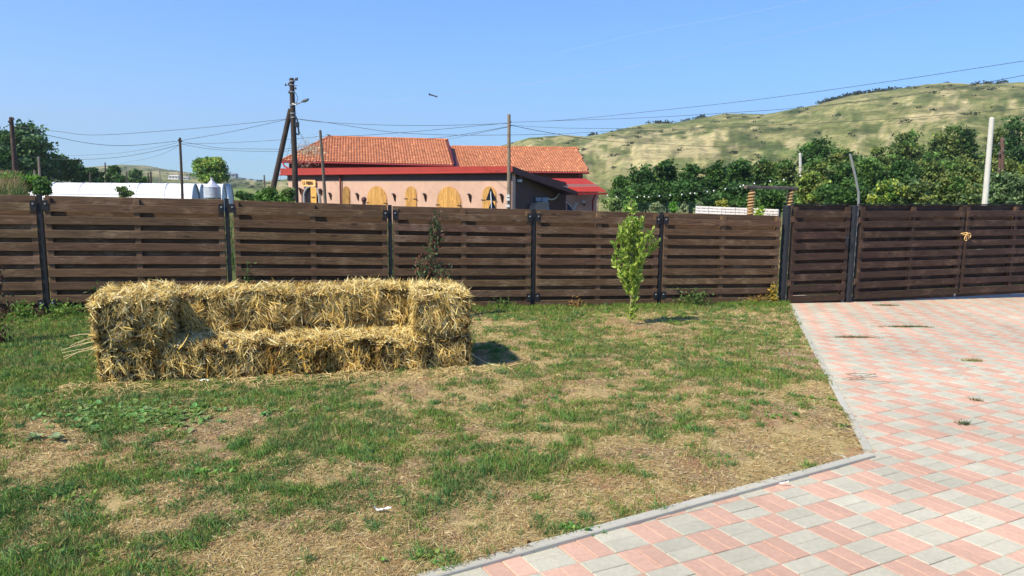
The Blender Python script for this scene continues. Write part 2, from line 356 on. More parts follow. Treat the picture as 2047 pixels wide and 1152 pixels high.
SPOTS = [(px, py, r, a) for px, py, r, a in (
    (380, 860, .32, -.5), (150, 905, .35, -.5), (60, 875, .3, -.35), (470, 840, .3, -.4), (150, 800, .25, -.25), (1450, 960, .5, -.5), (990, 1095, .35, -.5), (1560, 900, .7, -.4), (1640, 860, .5, -.35),
    (1300, 660, .5, -.35), (1500, 640, .6, -.2), (850, 780, .5, -.35), (620, 1110, .3, -.3), (1050, 775, .4, -.3), (1200, 780, .3, -.25), (720, 1120, .25, -.35), (430, 960, .25, -.25), (1020, 660, .5, -.25), (1150, 1010, .35, -.3),
    (60, 720, 1.0, .5), (140, 770, .6, .4), (640, 780, .45, .4), (300, 800, .5, .25), (430, 770, .3, .3), (1000, 700, .4, .3), (900, 900, .5, .22), (700, 930, .5, .15), (250, 850, .35, .3),
    (1300, 860, .35, .25), (1450, 740, .5, .15), (60, 1000, .35, .25), (40, 1110, .3, .25), (560, 1000, .35, .12), (900, 1000, .3, .15), (860, 1110, .15, .3), (1140, 1060, .12, .4), (1600, 800, .2, .35), (1680, 855, .08, .5), (1420, 930, .2, .2))]
SPOTS = [(onG(px, py), r, a) for px, py, r, a in SPOTS]
def dens(x, y):
    f = fence_d(x, y)
    v = .60+(fbm(x*1.5, y*1.5, 101, 4)-.5)*1.0+(fbm(x*7, y*7, 111, 4, .7)-.5)*2.2
    v = v+.5*(1-sstep(.1, .9, f))+.55*(1-sstep(-4.6, -2.6, x))*sstep(3.4, 5.0, y)
    v = v-.35*(1-sstep(.05, .9, lawn_side(x, y)))*(y < 8)
    for c, r, a in SPOTS: v = v+a*np.exp(-(((x-c[0])**2+(y-c[1])**2)/(r*r)))
    return np.clip(v, 0, 1)
def lz(x, y): return G(x, y)+.012+(fbm(x*2.2, y*2.2, 121, 3)-.5)*.035+(fbm(x*14, y*14, 125, 2)-.5)*.012
gx = np.arange(-11, 5.6, .04); gy = np.arange(.4, 13.2, .04); X, Y = np.meshgrid(gx, gy, indexing='ij'); Z = lz(X, Y)
ls = lawn_side(X, Y); fd = fence_d(X, Y); keep = (ls > .03) & (fd > -.25)
Z = np.where(ls < .08, np.minimum(Z, G(X, Y)+.012), Z)
D_ = dens(X, Y); soiln = fbm(X*2.7, Y*2.7, 131, 4); fine = fbm(X*16, Y*16, 141, 3)
thatch = np.array([.45, .345, .165]); earth = np.array([.33, .235, .14]); moss = np.array([.15, .16, .055]); redd = np.array([.33, .17, .10])
C = mixc(np.broadcast_to(thatch, X.shape+(3,)), earth, sstep(.5, .66, soiln)); C = mixc(C, redd, sstep(.62, .72, fbm(X*3.5, Y*3.5, 151, 3))*.6)
C = mixc(C, moss, sstep(.35, .8, D_)*.8)*(.72+.56*fine)[..., None]
ny = len(gy); i, j = np.meshgrid(np.arange(len(gx)-1), np.arange(ny-1), indexing='ij'); k = keep[:-1, :-1] & keep[1:, 1:] & keep[1:, :-1] & keep[:-1, 1:]
i = i[k]; j = j[k]; F = np.stack([i*ny+j, (i+1)*ny+j, (i+1)*ny+j+1, i*ny+j+1], 1)
mb = MB(); mb.add(np.stack([X, Y, Z], -1), F, C.reshape(-1, 3))
M_lawn = attrmat('lawn_soil', .95, .05, 45, .35, .9, 70)
tag(mb.build('lawn', M_lawn, smooth=True), kind='structure')

# ------------------------------------------------------------------ paving (every block laid, 0.2 m squares of two)
PA = math.radians(28.4); pa = np.array([math.cos(PA), math.sin(PA)]); pb = np.array([math.sin(PA), -math.cos(PA)])
O0 = onG(1240+1025/4.094, 880+655/4.094)[:2]; GR = onG(1912, 600)
mb = MB(); PV = []; PC = []; PF = []
for ia in range(-24, 70):
    for ib in range(-62, 22):
        c = O0+pa*(.2*(ia+.5))+pb*(.2*(ib+.5))
        if lawn_side(*c) > .26 or fence_d(*c) < -.9 or c[1] < -.6 or abs(c[0]-4) > 9 or c[0] < -2.6: continue
        pink = (ia+ib) % 2 == 0
        for h in (0, 1):
            if pink: cc = c+pa*(.05 if h else -.05); sx, sy = .1, .2
            else: cc = c+pb*(.05 if h else -.05); sx, sy = .2, .1
            hx = sx/2-.0014; hy = sy/2-.0014; bv = .0035
            z = G(*cc)+random.gauss(0, .0012); tx = random.gauss(0, .003); ty = random.gauss(0, .003)
            L = []
            for q, dz in ((0, -.03), (0, -bv), (bv, 0)):
                for sxn, syn in ((-1, -1), (1, -1), (1, 1), (-1, 1)):
                    u, v = sxn*(hx-q), syn*(hy-q); p = cc+pa*u+pb*v; L.append((p[0], p[1], z+dz+u*tx+v*ty-.0146*(p[0]-cc[0])-.0221*(p[1]-cc[1])))
            PV.append(L)
            w = (1+random.gauss(0, .045))*(.88+.24*float(vn(cc[0]*.9, cc[1]*.9, 5)))
            PC.append((np.array([.555, .355, .27]) if pink else np.array([.475, .455, .365]))*w)
PV = np.array(PV); n = len(PV); b = np.arange(n)*12
order = []
for lv in (0, 4):
    for k in range(4): order.append(np.stack([b+lv+(k+1) % 4, b+lv+k, b+lv+4+k, b+lv+4+(k+1) % 4], 1))
order.append(np.stack([b+11, b+10, b+9, b+8], 1))
mb.add(PV.reshape(-1, 3), order, np.repeat(np.array(PC), 12, 0))
M_pav = attrmat('paver', .85, .2, 38, .12, .35, 160, big=(1.3, .12))
tag(mb.build('paving', M_pav), kind='structure')
print('pavers', n)
mb = MB(); q = [(-3.5, -1.2), (15, -1.2), (15, 16.5), (3.6, 12.2), (-3.5, 3)]
mb.add([(x, y, G(x, y)-.010) for x, y in q], [tuple(range(5))], (.42, .37, .28))
tag(mb.build('paving_bed', attrmat('sand', .95, .05, 30, .3, .5, 90)), kind='structure')
# concrete kerb strip, laid in one-metre lengths
mb = MB()
def kerb(p, q, out):
    L = np.linalg.norm(q-p); d = (q-p)/L; n = int(L//1)+1
    for k in range(n):
        a = k*L/n+.002; e = (k+1)*L/n-.002; m = p+d*(a+e)/2+out*.028
        ax = np.array([[d[0], d[1], -.0146*d[0]-.0221*d[1]], [-d[1], d[0], 0], [0, 0, 1]])
        mb.box((m[0], m[1], G(*m)-.030+random.gauss(0, .002)), (e-a, .056, .10), ax, np.array([.43, .42, .36])*(1+random.gauss(0, .03)), bev=.005)
o1 = np.array([-d1[1], d1[0]]); o2 = np.array([d2[1], -d2[0]])
if lawn_side(*(C0[:2]+d1+o1*.1)) > lawn_side(*(C0[:2]+d1-o1*.1)): s1 = 1
else: s1 = -1
if lawn_side(*(C0[:2]+d2+o2*.1)) > lawn_side(*(C0[:2]+d2-o2*.1)): s2 = 1
else: s2 = -1
kerb(C0[:2]+d1*.09, C0[:2]+d1*7.1, o1*s1); kerb(C0[:2], C0[:2]+d2*5.2, o2*s2)
tag(mb.build('kerb', M_conc), kind='structure')

# ------------------------------------------------------------------ fence
fence = thing('wooden_fence', 'long brown horizontal board fence on black steel posts behind the straw seat', 'fence', (FP0[0], FP0[1], G(*FP0)))
PX = [(79, 389), (453, 397), (779, 410), (1066, 417.5), (1321.5, 424), (1563, 430)]
posts = []
for px, py in PX:
    q = onplane(px, py, FP0, FD); posts.append(q)
left = posts[0]+(posts[0]-posts[1])*1.03; left2 = left+(posts[0]-posts[1])
posts = [left2, left]+posts
def boards(mb, p, q, z0, zt, nb, thick=.022, hb=.104, gap_mid=True, tint=1.0, front=.0, rows=None, depth=.045):
    """double-skinned horizontal boards between p and q (xy), z at both ends; front skin + back skin offset half a pitch"""
    pass
def panel(p, q, zb0, zt0, zb1, zt1, parent, mat, nfront=9, tint=1.0, back_top=True, inset=.03, midbat=(.5,)):
    d = q-p; L = np.linalg.norm(d); d = d/L; nrm = np.array([d[1], -d[0]])      # towards the viewer
    slope = ((zb1+zt1)-(zb0+zt0))/2/L
    ax = np.array([[d[0], d[1], slope], [-nrm[0], -nrm[1], 0], [0, 0, 1]]); ax[0] /= np.linalg.norm(ax[0])
    H = ((zt0-zb0)+(zt1-zb1))/2; pitch = H/(nfront+.17); hb = pitch*.62
    f = MB(); bk = MB(); bt = MB(); mid = (p+q)/2; zb = (zb0+zb1)/2
    for k in range(nfront):
        z = zb+pitch*(k+.31)+random.gauss(0, .0025); w = max(.6, random.gauss(1, .07))*tint
        t = random.gauss(0, .0012); a2 = ax.copy(); a2[0, 2] += t
        c = (*(mid+nrm*(.040+random.gauss(0, .001))), z)
        f.box(c, (L-2*inset+random.gauss(0, .004), .015, hb+random.gauss(0, .002)), a2, np.array([1, random.gauss(1, .03), random.gauss(1, .05)])*w, bev=.003)
    for k in range(nfront+1):
        z = zb+pitch*(k-.14); w = max(.6, random.gauss(1, .12))*tint
        c = (*(mid-nrm*.0434), z)
        bk.box(c, (L-2*inset, .015, hb), ax, np.array([1, 1, 1])*w, bev=.003)
    zt = zb+pitch*(nfront+.12)
    pass
    for u in (.045/L, *midbat, 1-.045/L):
        x = p+d*(u*L if 0 < u < 1 else 0)
        if u == .045/L: x = p+d*(inset+.035)
        if u == 1-.045/L: x = q-d*(inset+.035)
        dz = slope*((x-mid)@d)
        bt = MB(); bt.box((*x, zb+H/2+dz-.012), (H-.02, .07, .064), np.array([[0, 0, 1], [d[0], d[1], 0], [-nrm[0], -nrm[1], 0]]), np.array([1.15, 1.15, 1.15])*tint, bev=.002); bt.build('batten', mat, parent)
    f.build('front_boards', mat, parent); bk.build('back_boards', mat, parent)
def sub(name, parent, like):            # an empty part (a panel) that carries sub-parts, same origin as the thing
    o = bpy.data.objects.new(name, None); COL.objects.link(o); o.parent = parent; ORG[o.name] = ORG[parent.name]; o.empty_display_size = .1; return o
hw = .022
for i in range(len(posts)-1):
    p = posts[i][:2]; q = posts[i+1][:2]; L = np.linalg.norm(q-p); d = (q-p)/L
    gaps = .085 if i in (3,) else .045
    e0 = p+d*(.042 if i != 3 else .075); e1 = q-d*.040
    pn = sub('fence_panel', fence, None)
    zt0 = posts[i][2]-.012; zt1 = posts[i+1][2]-.015
    panel(e0, e1, G(*e0)+.022, zt0, G(*e1)+.022, zt1, pn, M_board, inset=.0)
def lbolt(mb, c, nrm, ax): mb.box(c+np.array([*nrm, 0])*.006, (.016, .008, .016), ax, (.45, .45, .46), bev=0)
for i, q in enumerate(posts[:-1]):
    d = FD; nrm = np.array([d[1], -d[0]]); zb = G(*q[:2])-.05; mb = MB()
    ax = np.array([[0, 0, 1], [d[0], d[1], 0], [-nrm[0], -nrm[1], 0]])
    mb.box((*(q[:2]+nrm*.01), (zb+q[2])/2), (q[2]-zb, .05, .05), ax, (.018, .019, .022), bev=.003)
    po = mb.build('post', M_metal, fence)
    for zz in (q[2]-.125, G(*q[:2])+.17):
        br = MB(); ax2 = np.array([[d[0], d[1], 0], [-nrm[0], -nrm[1], 0], [0, 0, 1]])
        for sd in (-1, 1):
            c = np.array([*(q[:2]+d*sd*.065+nrm*.050), zz]); br.box(c, (.07, .005, .115), ax2, (.02, .021, .024), bev=.001)
            br.box(c+np.array([*(nrm*.006), .015]), (.018, .010, .018), ax2, (.30, .31, .33), bev=.002)
        br.build('bracket', M_metal, po)

# gates
g1 = onG(1562, 606)[:2]; g2 = onG(1694, 604)[:2]; g3 = onG(1912, 598)[:2]
d23 = (g3-g2)/np.linalg.norm(g3-g2); g4 = g3+d23*2.45; ZT = CAMZ-.303
def pillar(p, label, r):
    t = thing('gate_pillar', label, 'gate post', (p[0], p[1], G(*p)), 'steel pillars of the gates'); mb = MB()
    zb = G(*p)-.05
    mb.tube([(p[0], p[1], zb), (p[0], p[1], ZT-.01)], r, 20, (.020, .024, .030)); a = mb.build('tube', M_metal, t)
    mb = MB(); mb.lathe((p[0], p[1], ZT-.012), [(r+.003, 0), (r+.003, .008), (r*.6, .014), (0.001, .016)], 20, (.02, .024, .03)); mb.build('cap', M_metal, t, smooth=False)
    for f in t.children[0].data.polygons: f.use_smooth = len(f.vertices) == 4
    return t
pil1 = pillar(g1, 'thick round black steel pillar between the fence and the small gate', .062)
pil2 = pillar(g2, 'thick round black steel pillar between the small gate and the double gate', .060)
def leaf(name, p, q, label, zb, zt, nb=9, mids=(.5,), group=None, extra=None):
    t = thing(name, label, 'gate', (p[0], p[1], G(*p)), group)
    d = (q-p)/np.linalg.norm(q-p); nrm = np.array([d[1], -d[0]])
    panel(p, q, zb-.03, zt, zb-.03, zt, t, M_gatewood, nfront=nb, inset=.02, midbat=mids)
    fr = MB(); L = np.linalg.norm(q-p); mid = (p+q)/2
    ax = np.array([[d[0], d[1], 0], [-nrm[0], -nrm[1], 0], [0, 0, 1]]); axv = np.array([[0, 0, 1], [d[0], d[1], 0], [-nrm[0], -nrm[1], 0]])
    fr.box((*(mid-nrm*.030), zt+.014), (L, .045, .018), ax, (.015, .014, .014), bev=.002)
    fr.box((*(mid-nrm*.005), zb-.030), (L, .04, .03), ax, (.10, .09, .08), bev=.003)
    for x in (p+d*.012, q-d*.012): fr.box((*(x-nrm*.002), (zb+zt)/2), (zt-zb, .022, .05), axv, (.05, .035, .03), bev=.002)
    fr.build('frame', M_metal, t)
    return t, d, nrm
d12 = (g2-g1)/np.linalg.norm(g2-g1)
sg, d, nrm = leaf('small_gate', g1+d12*.10, g2-d12*.075, 'narrow single gate of dark brown boards between the two black pillars', G(*g2)+.075, ZT, 9, ())
axf = np.array([[d12[0], d12[1], 0], [-nrm[0], -nrm[1], 0], [0, 0, 1]])
mb = MB()
lp = g2-d12*.135
mb.box((*(lp+nrm*.05), ZT-.56), (.045, .012, .22), axf, (.03, .03, .035), bev=.003); lk = mb.build('lock_plate', M_metal, sg)
mb = MB(); h0 = np.array([*(lp+nrm*.06), ZT-.52]); mb.tube([h0, h0+np.array([*(nrm*.045), 0]), h0+np.array([*(nrm*.05-d12*.02), 0]), h0+np.array([*(nrm*.05-d12*.12), -.012])], .008, 8, (.04, .04, .045)); mb.build('handle', M_metal, lk)
def hinges(t, x, nrm, d, zs):
    for z in zs:
        mb = MB(); mb.tube([(x[0], x[1], z-.05), (x[0], x[1], z+.05)], .014, 10, (.12, .07, .045)); axq = np.array([[d[0], d[1], 0], [-nrm[0], -nrm[1], 0], [0, 0, 1]])
        mb.box((*(np.array(x)+d*.02), z), (.05, .01, .085), axq, (.13, .075, .05), bev=.001); mb.build('hinge', M_metal, t)
hinges(sg, g1+d12*.082+nrm*.03, nrm, d12, (ZT-.22, G(*g1)+.33))
GD = 'double gate leaves'
gm = g3
la, d, nrm = leaf('gate_leaf', g2+d23*.115, gm-d23*.012, 'wide dark board gate leaf left of the rope knot, beside the black pillar', G(*g2)+.09, ZT, 9, (.5,), GD)
hinges(la, g2+d23*.085+nrm*.03, nrm, d23, (ZT-.24, G(*g2)+.35))
lb, d, nrm = leaf('gate_leaf', gm+d23*.012, g4, 'wide dark board gate leaf right of the rope knot, cut by the photo edge', G(*g3)+.14, ZT, 9, (.5,), GD)
# the rope knot
k0 = np.array([*(gm+nrm*.075), ZT-.53])
e = lambda a, b, c: k0+np.array([*(d23*a+nrm*b), c])
mb = MB()
def spl(pts, n=40):
    pts = np.array(pts); m = len(pts); ts = np.linspace(0, m-1, n); out = []
    for t in ts:
        i = min(int(t), m-2); f = t-i; p0 = pts[max(i-1, 0)]; p1 = pts[i]; p2 = pts[i+1]; p3 = pts[min(i+2, m-1)]
        out.append(.5*((2*p1)+(-p0+p2)*f+(2*p0-5*p1+4*p2-p3)*f*f+(-p0+3*p1-3*p2+p3)*f**3))
    return np.array(out)
mb.tube(spl([e(-.10, -.03, .035), e(-.05, .0, .05), e(.0, .02, .055), e(-.03, .025, .02), e(-.055, .02, -.03), e(-.045, .015, -.07), e(-.01, .02, -.085), e(.02, .0, -.06), e(.03, -.02, -.02), e(.0, .0, .03), e(.05, .02, .045), e(.085, .015, .015), e(.07, .02, -.03), e(.03, .02, -.02), e(.01, .02, .03), e(.06, .01, -.06)], 70), .0085, 8, (.72, .48, .20))
mb.tube(spl([e(-.06, -.06, .01), e(-.05, .02, .02), e(.05, .02, .0), e(.06, -.06, .0)], 16), .0085, 8, (.62, .40, .16))
tag(mb.build('rope_tie', attrmat('rope', .8, .2, 60, .3, .5, 120), origin=k0, smooth=True), 'yellow rope knotted round the meeting stiles of the double gate', 'rope')

# ------------------------------------------------------------------ straw bales
BA = math.radians(17.5); bd = np.array([math.cos(BA), math.sin(BA)]); bn = np.array([math.sin(BA), -math.cos(BA)])   # bn to the viewer
BL = onG(197, 768)[:2]+bn*.10+bd*.015; LEN = 3.10; BH = .355
def bale(c, L, Wd, H, z0, rot, label, group, n, front=1.0, seed=0, hue=0.):
    """one bale: a compressed core and thousands of stalks in one mesh. rot = direction of its length"""
    ex = np.array([math.cos(rot), math.sin(rot), 0]); ey = np.array([-math.sin(rot), math.cos(rot), 0]); ez = np.array([0, 0, 1.]); Rm = np.array([ex, ey, ez])
    ctr = np.array([c[0], c[1], z0+H/2]); hs = np.array([L, Wd, H])/2
    mb = MB(); tot = 0
    faces = [(0, 1), (0, -1), (1, 1), (1, -1), (2, 1)]
    areas = np.array([Wd*H, Wd*H, L*H, L*H, L*Wd])
    def surf(u, v, a, s, sd):
        """point on the lumpy surface of face a (axis), sign s at u,v in -1..1"""
        o = [k for k in range(3) if k != a]; P = np.zeros((len(u), 3)); P[:, o[0]] = u*hs[o[0]]; P[:, o[1]] = v*hs[o[1]]
        rnd = 1-.13*np.clip(np.abs(u), 0, 1)**5-.13*np.clip(np.abs(v), 0, 1)**5
        lump = (fbm(P[:, o[0]]*9+sd, P[:, o[1]]*9+a*7, 300+sd, 3)-.5)*.10
        pit = sstep(.60, .72, fbm(P[:, o[0]]*13+sd*2, P[:, o[1]]*7+a*3, 350+sd, 3))*.05; P[:, a] = s*(hs[a]*rnd+lump-.010-pit)
        return P
    # core; the shade between the stalks is put into its dark colour
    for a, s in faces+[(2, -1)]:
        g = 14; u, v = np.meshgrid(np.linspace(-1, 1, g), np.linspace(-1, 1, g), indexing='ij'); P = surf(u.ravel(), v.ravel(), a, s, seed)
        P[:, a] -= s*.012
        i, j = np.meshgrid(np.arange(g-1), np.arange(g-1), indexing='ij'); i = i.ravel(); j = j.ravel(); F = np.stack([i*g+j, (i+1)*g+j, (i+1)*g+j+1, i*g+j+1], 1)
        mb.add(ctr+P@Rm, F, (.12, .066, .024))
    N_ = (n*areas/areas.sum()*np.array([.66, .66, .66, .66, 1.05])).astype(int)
    for (a, s), m in zip(faces, N_):
        o = [k for k in range(3) if k != a]; u = rng.uniform(-1.0, 1.0, m); v = rng.uniform(-1.0, 1.0, m); P = surf(u, v, a, s, seed)
        lay = rng.random(m); nrm = np.zeros(3); nrm[a] = s
        x = P[:, o[0]]; y = P[:, o[1]]
        ang = (fbm(x*7+seed*3.1, y*7, 400+seed+a, 3)-.5)*6.5
        if a == 2: ang = ang*1.3+.3+rng.normal(0, .75, m)                 # top: a flat tangle
        else: ang = ang*.6+math.pi/2+rng.normal(0, .72, m)                 # sides: stalks hang roughly upright
        dr = np.zeros((m, 3)); dr[:, o[0]] = np.cos(ang); dr[:, o[1]] = np.sin(ang)*(-1 if a != 2 else 1)
        out = np.abs(rng.normal(.10, .18, m)); wild = rng.random(m) < .035; out[wild] = rng.uniform(.3, 1.0, wild.sum())
        dr += nrm*out[:, None]
        Ls = rng.uniform(.04, .135, m); Ls[wild] *= 1.2; Ws = rng.uniform(.0036, .0088, m)
        start = P+nrm*(lay*.016)[:, None]-dr*(Ls*.45)[:, None]
        start += nrm*(.45*Ls*out)[:, None]*.8
        pal = np.array([[.74, .59, .24], [.82, .71, .37], [.62, .44, .14], [.90, .83, .54], [.33, .20, .065], [.74, .54, .16]])
        pk = rng.choice(6, m, p=[.28, .22, .18, .10, .10, .12]); col = pal[pk]*rng.uniform(.75, 1.15, (m, 1))
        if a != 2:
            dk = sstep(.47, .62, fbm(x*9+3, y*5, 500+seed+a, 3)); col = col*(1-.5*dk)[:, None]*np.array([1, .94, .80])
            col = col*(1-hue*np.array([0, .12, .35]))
        else: col = col*np.array([.98, .97, .92])
        nb = np.tile(nrm, (m, 1))+rng.normal(0, .35, (m, 3))
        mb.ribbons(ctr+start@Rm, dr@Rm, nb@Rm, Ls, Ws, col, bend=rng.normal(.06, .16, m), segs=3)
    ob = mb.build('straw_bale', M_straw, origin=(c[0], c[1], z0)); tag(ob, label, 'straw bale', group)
    return ob
words = ['leftmost', 'second from the left', 'third from the left', 'middle', 'third from the right', 'second from the right', 'rightmost']
Wb = LEN/7
for k in range(7):
    c = BL+bd*(Wb*(k+.5))-bn*(.46+random.gauss(0, .012)); z0 = G(*c)-.018
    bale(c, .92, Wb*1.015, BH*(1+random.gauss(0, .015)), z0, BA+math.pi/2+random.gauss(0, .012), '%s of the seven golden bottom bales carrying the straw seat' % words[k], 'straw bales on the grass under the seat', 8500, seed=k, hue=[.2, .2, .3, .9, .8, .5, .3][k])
Z1 = lambda c: G(*c)+BH-.008
ca = BL+bd*.255-bn*.45; bale(ca, .97, .58, .375, Z1(ca), BA+math.pi/2+.05, 'shaggy pale straw bale forming the left arm of the straw seat', 'straw bales of the arms', 16000, seed=21)
cb = BL+bd*(LEN-.25)-bn*.46; bale(cb, .95, .50, .37, Z1(cb), BA+math.pi/2-.03, 'pale straw bale forming the right arm of the straw seat', 'straw bales of the arms', 15000, seed=22)
bl = (LEN-1.0)/2
for k in range(2):
    c = BL+bd*(.5+bl*(k+.5))-bn*(.68+.01*k)
    bale(c, bl*1.0, .46, .37 if k else .355, Z1(c), BA+(.012 if k else -.02), 'straw bale of the seat back, next to the %s arm' % ('right' if k else 'left'), 'straw bales of the back', 14000, seed=30+k, hue=.3)
# loose stalks hanging out at the left and fallen on the grass
mb = MB(); n = 2600; u = rng.uniform(-.25, LEN+.35, n); v = np.abs(rng.normal(0, .14, n)); sgn = rng.random(n) < .8
P2 = BL+bd*u[:, None]+bn*v[:, None]; P3 = np.column_stack([P2, lz(P2[:, 0], P2[:, 1])+rng.uniform(.002, .03, n)])
a = rng.uniform(0, 2*math.pi, n); dr = np.column_stack([np.cos(a), np.sin(a), rng.normal(0, .12, n)])
mb.ribbons(P3, dr, np.tile([0, 0, 1.], (n, 1))+rng.normal(0, .3, (n, 3)), rng.uniform(.05, .2, n), rng.uniform(.003, .006, n), np.array([.66, .50, .24])*rng.uniform(.6, 1.2, (n, 1)))
tag(mb.build('loose_straw', M_straw), 'loose straw scattered on the grass along the foot of the straw seat', 'straw', kind='stuff')
mb = MB(); p = onG(945, 722); q = onG(998, 740)
mb.tube(spl([p+[0, 0, .06], p*.5+q*.5+[0, 0, .03], q+[0, 0, .035]], 8), [.006, .006, .005, .005, .005, .005, .004, .003], 6, (.75, .62, .38))
tag(mb.build('straw_stalk', M_straw, origin=p), 'long single straw stalk lying on the grass by the right end of the seat', 'straw stalk')
mb = MB(); s0 = BL+bd*.0-bn*.1; z = G(*s0)
for k in range(9):
    a0 = np.array([*(BL+bd*random.uniform(.0, .1)-bn*random.uniform(0, .3)), z+random.uniform(.28, .42)]); dv = np.array([*(-bd*random.uniform(.12, .36)+bn*random.uniform(-.1, .12)), random.uniform(-.12, .0)])
    mb.tube(spl([a0, a0+dv*.5+[0, 0, .015], a0+dv], 6), .0028, 5, (.70, .56, .30))
tag(mb.build('straw_wisp', M_straw, origin=(s0[0], s0[1], z+.3)), 'wisp of long stalks sticking out of the left end of the straw seat', 'straw wisp')

# ------------------------------------------------------------------ grass
def bale_free(x, y):
    rx = (x-BL[0])*bd[0]+(y-BL[1])*bd[1]; ry = -((x-BL[0])*bn[0]+(y-BL[1])*bn[1]); return ~((rx > .02) & (rx < LEN-.02) & (ry > .03) & (ry < .9))
def scatter(n, y0=2.2, y1=13.3, pad=.8):
    y = np.exp(rng.uniform(math.log(y0), math.log(y1), n)); x = rng.uniform(-1, 1, n)*(.74*y+pad)
    k = (lawn_side(x, y) > .03) & (fence_d(x, y) > -.15) & (x > -10.8) & bale_free(x, y); return x[k], y[k]
mb = MB()
# green blades
x, y = scatter(900000); D0 = dens(x, y); k = rng.random(len(x)) < np.clip(D0*1.35-.10, 0.03, 1)**1.25; x = x[k]; y = y[k]; D0 = D0[k]
n = len(x); tall = .55+.9*fbm(x*2.2, y*2.2, 161, 3)
f = fence_d(x, y); tall = tall*(1+.4*(1-sstep(.0, .35, f)))
p = np.column_stack([x, y, lz(x, y)-.004]); a = rng.uniform(0, 2*math.pi, n)+2.5*(fbm(x*6, y*6, 171, 2)-.5); lean = np.abs(rng.normal(.75, .5, n))
dr = np.column_stack([np.cos(a)*lean, np.sin(a)*lean, np.ones(n)]); dist = np.hypot(x, y)
Lb = rng.uniform(.018, .048, n)*tall*(.85+.3*D0); Wb_ = (.0016+.00055*dist)*rng.uniform(.7, 1.4, n)
h = fbm(x*1.7, y*1.7, 181, 3); h2 = rng.random(n)
cg = np.array([.145, .26, .045])+np.outer(np.clip(h-.45, 0, 1)*1.2, [.10, .07, .005])
cg = cg*rng.uniform(.6, 1.35, (n, 1)); bl_ = sstep(.5, .7, fbm(x*3.3, y*3.3, 191, 3)); cg = cg*(1-.5*bl_[:, None])+np.outer(bl_*.5, [.075, .15, .065])
dry = (h2 < .16+.25*(1-D0)); cg[dry] = np.array([.36, .27, .12])*rng.uniform(.6, 1.2, (dry.sum(), 1))
nn = np.column_stack([-np.sin(a)*.3+rng.normal(0, .4, n), np.cos(a)*.3+rng.normal(0, .4, n), rng.normal(.5, .4, n)])
mb.ribbons(p, dr, nn, Lb, Wb_, cg, bend=rng.uniform(.1, .6, n), segs=2); print('green', n)
# dead, flattened blades
x, y = scatter(420000); D0 = dens(x, y); k = rng.random(len(x)) < np.clip(1.0-D0*.7, .1, 1)*sstep(.20, .40, fbm(x*3, y*3, 201, 3)); x = x[k]; y = y[k]; n = len(x); dist = np.hypot(x, y)
p = np.column_stack([x, y, lz(x, y)+rng.uniform(0, .006, n)]); a = rng.uniform(0, 2*math.pi, n); dr = np.column_stack([np.cos(a), np.sin(a), rng.uniform(-.02, .35, n)])
pal = np.array([[.56, .45, .22], [.48, .36, .15], [.68, .58, .34], [.36, .23, .10], [.44, .25, .12]])
cg = pal[rng.choice(5, n, p=[.34, .26, .16, .14, .10])]*rng.uniform(.6, 1.2, (n, 1))
mb.ribbons(p, dr, np.tile([0, 0, 1.], (n, 1))+rng.normal(0, .5, (n, 3)), rng.uniform(.015, .055, n), (.0014+.0005*dist)*rng.uniform(.7, 1.3, n), cg, bend=rng.normal(.05, .25, n), segs=2); print('dry', n)
# tufts: dense tussocks of broader, bluer blades
x0, y0 = scatter(5200); k = rng.random(len(x0)) < dens(x0, y0)**1.2; x0 = x0[k]; y0 = y0[k]
m = 34; n = len(x0)*m; dist = np.hypot(x0, y0); x = np.repeat(x0, m)+rng.normal(0, .022, n); y = np.repeat(y0, m)+rng.normal(0, .022, n); ds = np.repeat(dist, m)
a = rng.uniform(0, 2*math.pi, n); lean = rng.uniform(.15, 1.5, n); p = np.column_stack([x, y, lz(x, y)-.003]); dr = np.column_stack([np.cos(a)*lean, np.sin(a)*lean, np.ones(n)])
sz = np.repeat(rng.uniform(.6, 1.4, len(x0)), m); hue = np.repeat(rng.random(len(x0)), m)[:, None]
cg = (np.array([.13, .25, .045])*(1-hue)+np.array([.10, .22, .075])*hue)*rng.uniform(.65, 1.35, (n, 1))
k = lawn_side(x, y) > .0
mb.ribbons(p[k], dr[k], (np.column_stack([-np.sin(a), np.cos(a), np.full(n, .6)])+rng.normal(0, .3, (n, 3)))[k], (rng.uniform(.022, .065, n)*sz)[k], ((.0026+.0005*ds)*rng.uniform(.7, 1.3, n))[k], cg[k], bend=rng.uniform(.1, .7, n)[k], segs=2); print('tuft', n)
# taller fringe growing along the foot of the fence
n = 46000; u = rng.uniform(-3.8, 10.6, n); v = np.abs(rng.normal(0, .20, n))-.04; x = FP0[0]+FD[0]*u+FD[1]*v; y = FP0[1]+FD[1]*u-FD[0]*v
k = (lawn_side(x, y) > .1) & (fbm(u*2.3, v*2, 211, 3) > .36); x = x[k]; y = y[k]; n = len(x); a = rng.uniform(0, 2*math.pi, n); lean = np.abs(rng.normal(.5, .4, n))
hh = .35+1.3*fbm(x*1.6, y*1.6, 221, 3)
cg = np.array([.15, .26, .045])*rng.uniform(.6, 1.3, (n, 1)); dd = rng.random(n) < .14; cg[dd] = np.array([.42, .30, .13])*rng.uniform(.6, 1.2, (dd.sum(), 1))
mb.ribbons(np.column_stack([x, y, lz(x, y)-.003]), np.column_stack([np.cos(a)*lean, np.sin(a)*lean, np.ones(n)]), rng.normal(0, 1, (n, 3)), rng.uniform(.035, .09, n)*hh, rng.uniform(.005, .010, n), cg, bend=rng.uniform(.1, .6, n), segs=2)
tag(mb.build('grass', M_grass), 'short patchy lawn grass, green tufts among dry bleached blades', 'grass', kind='stuff')

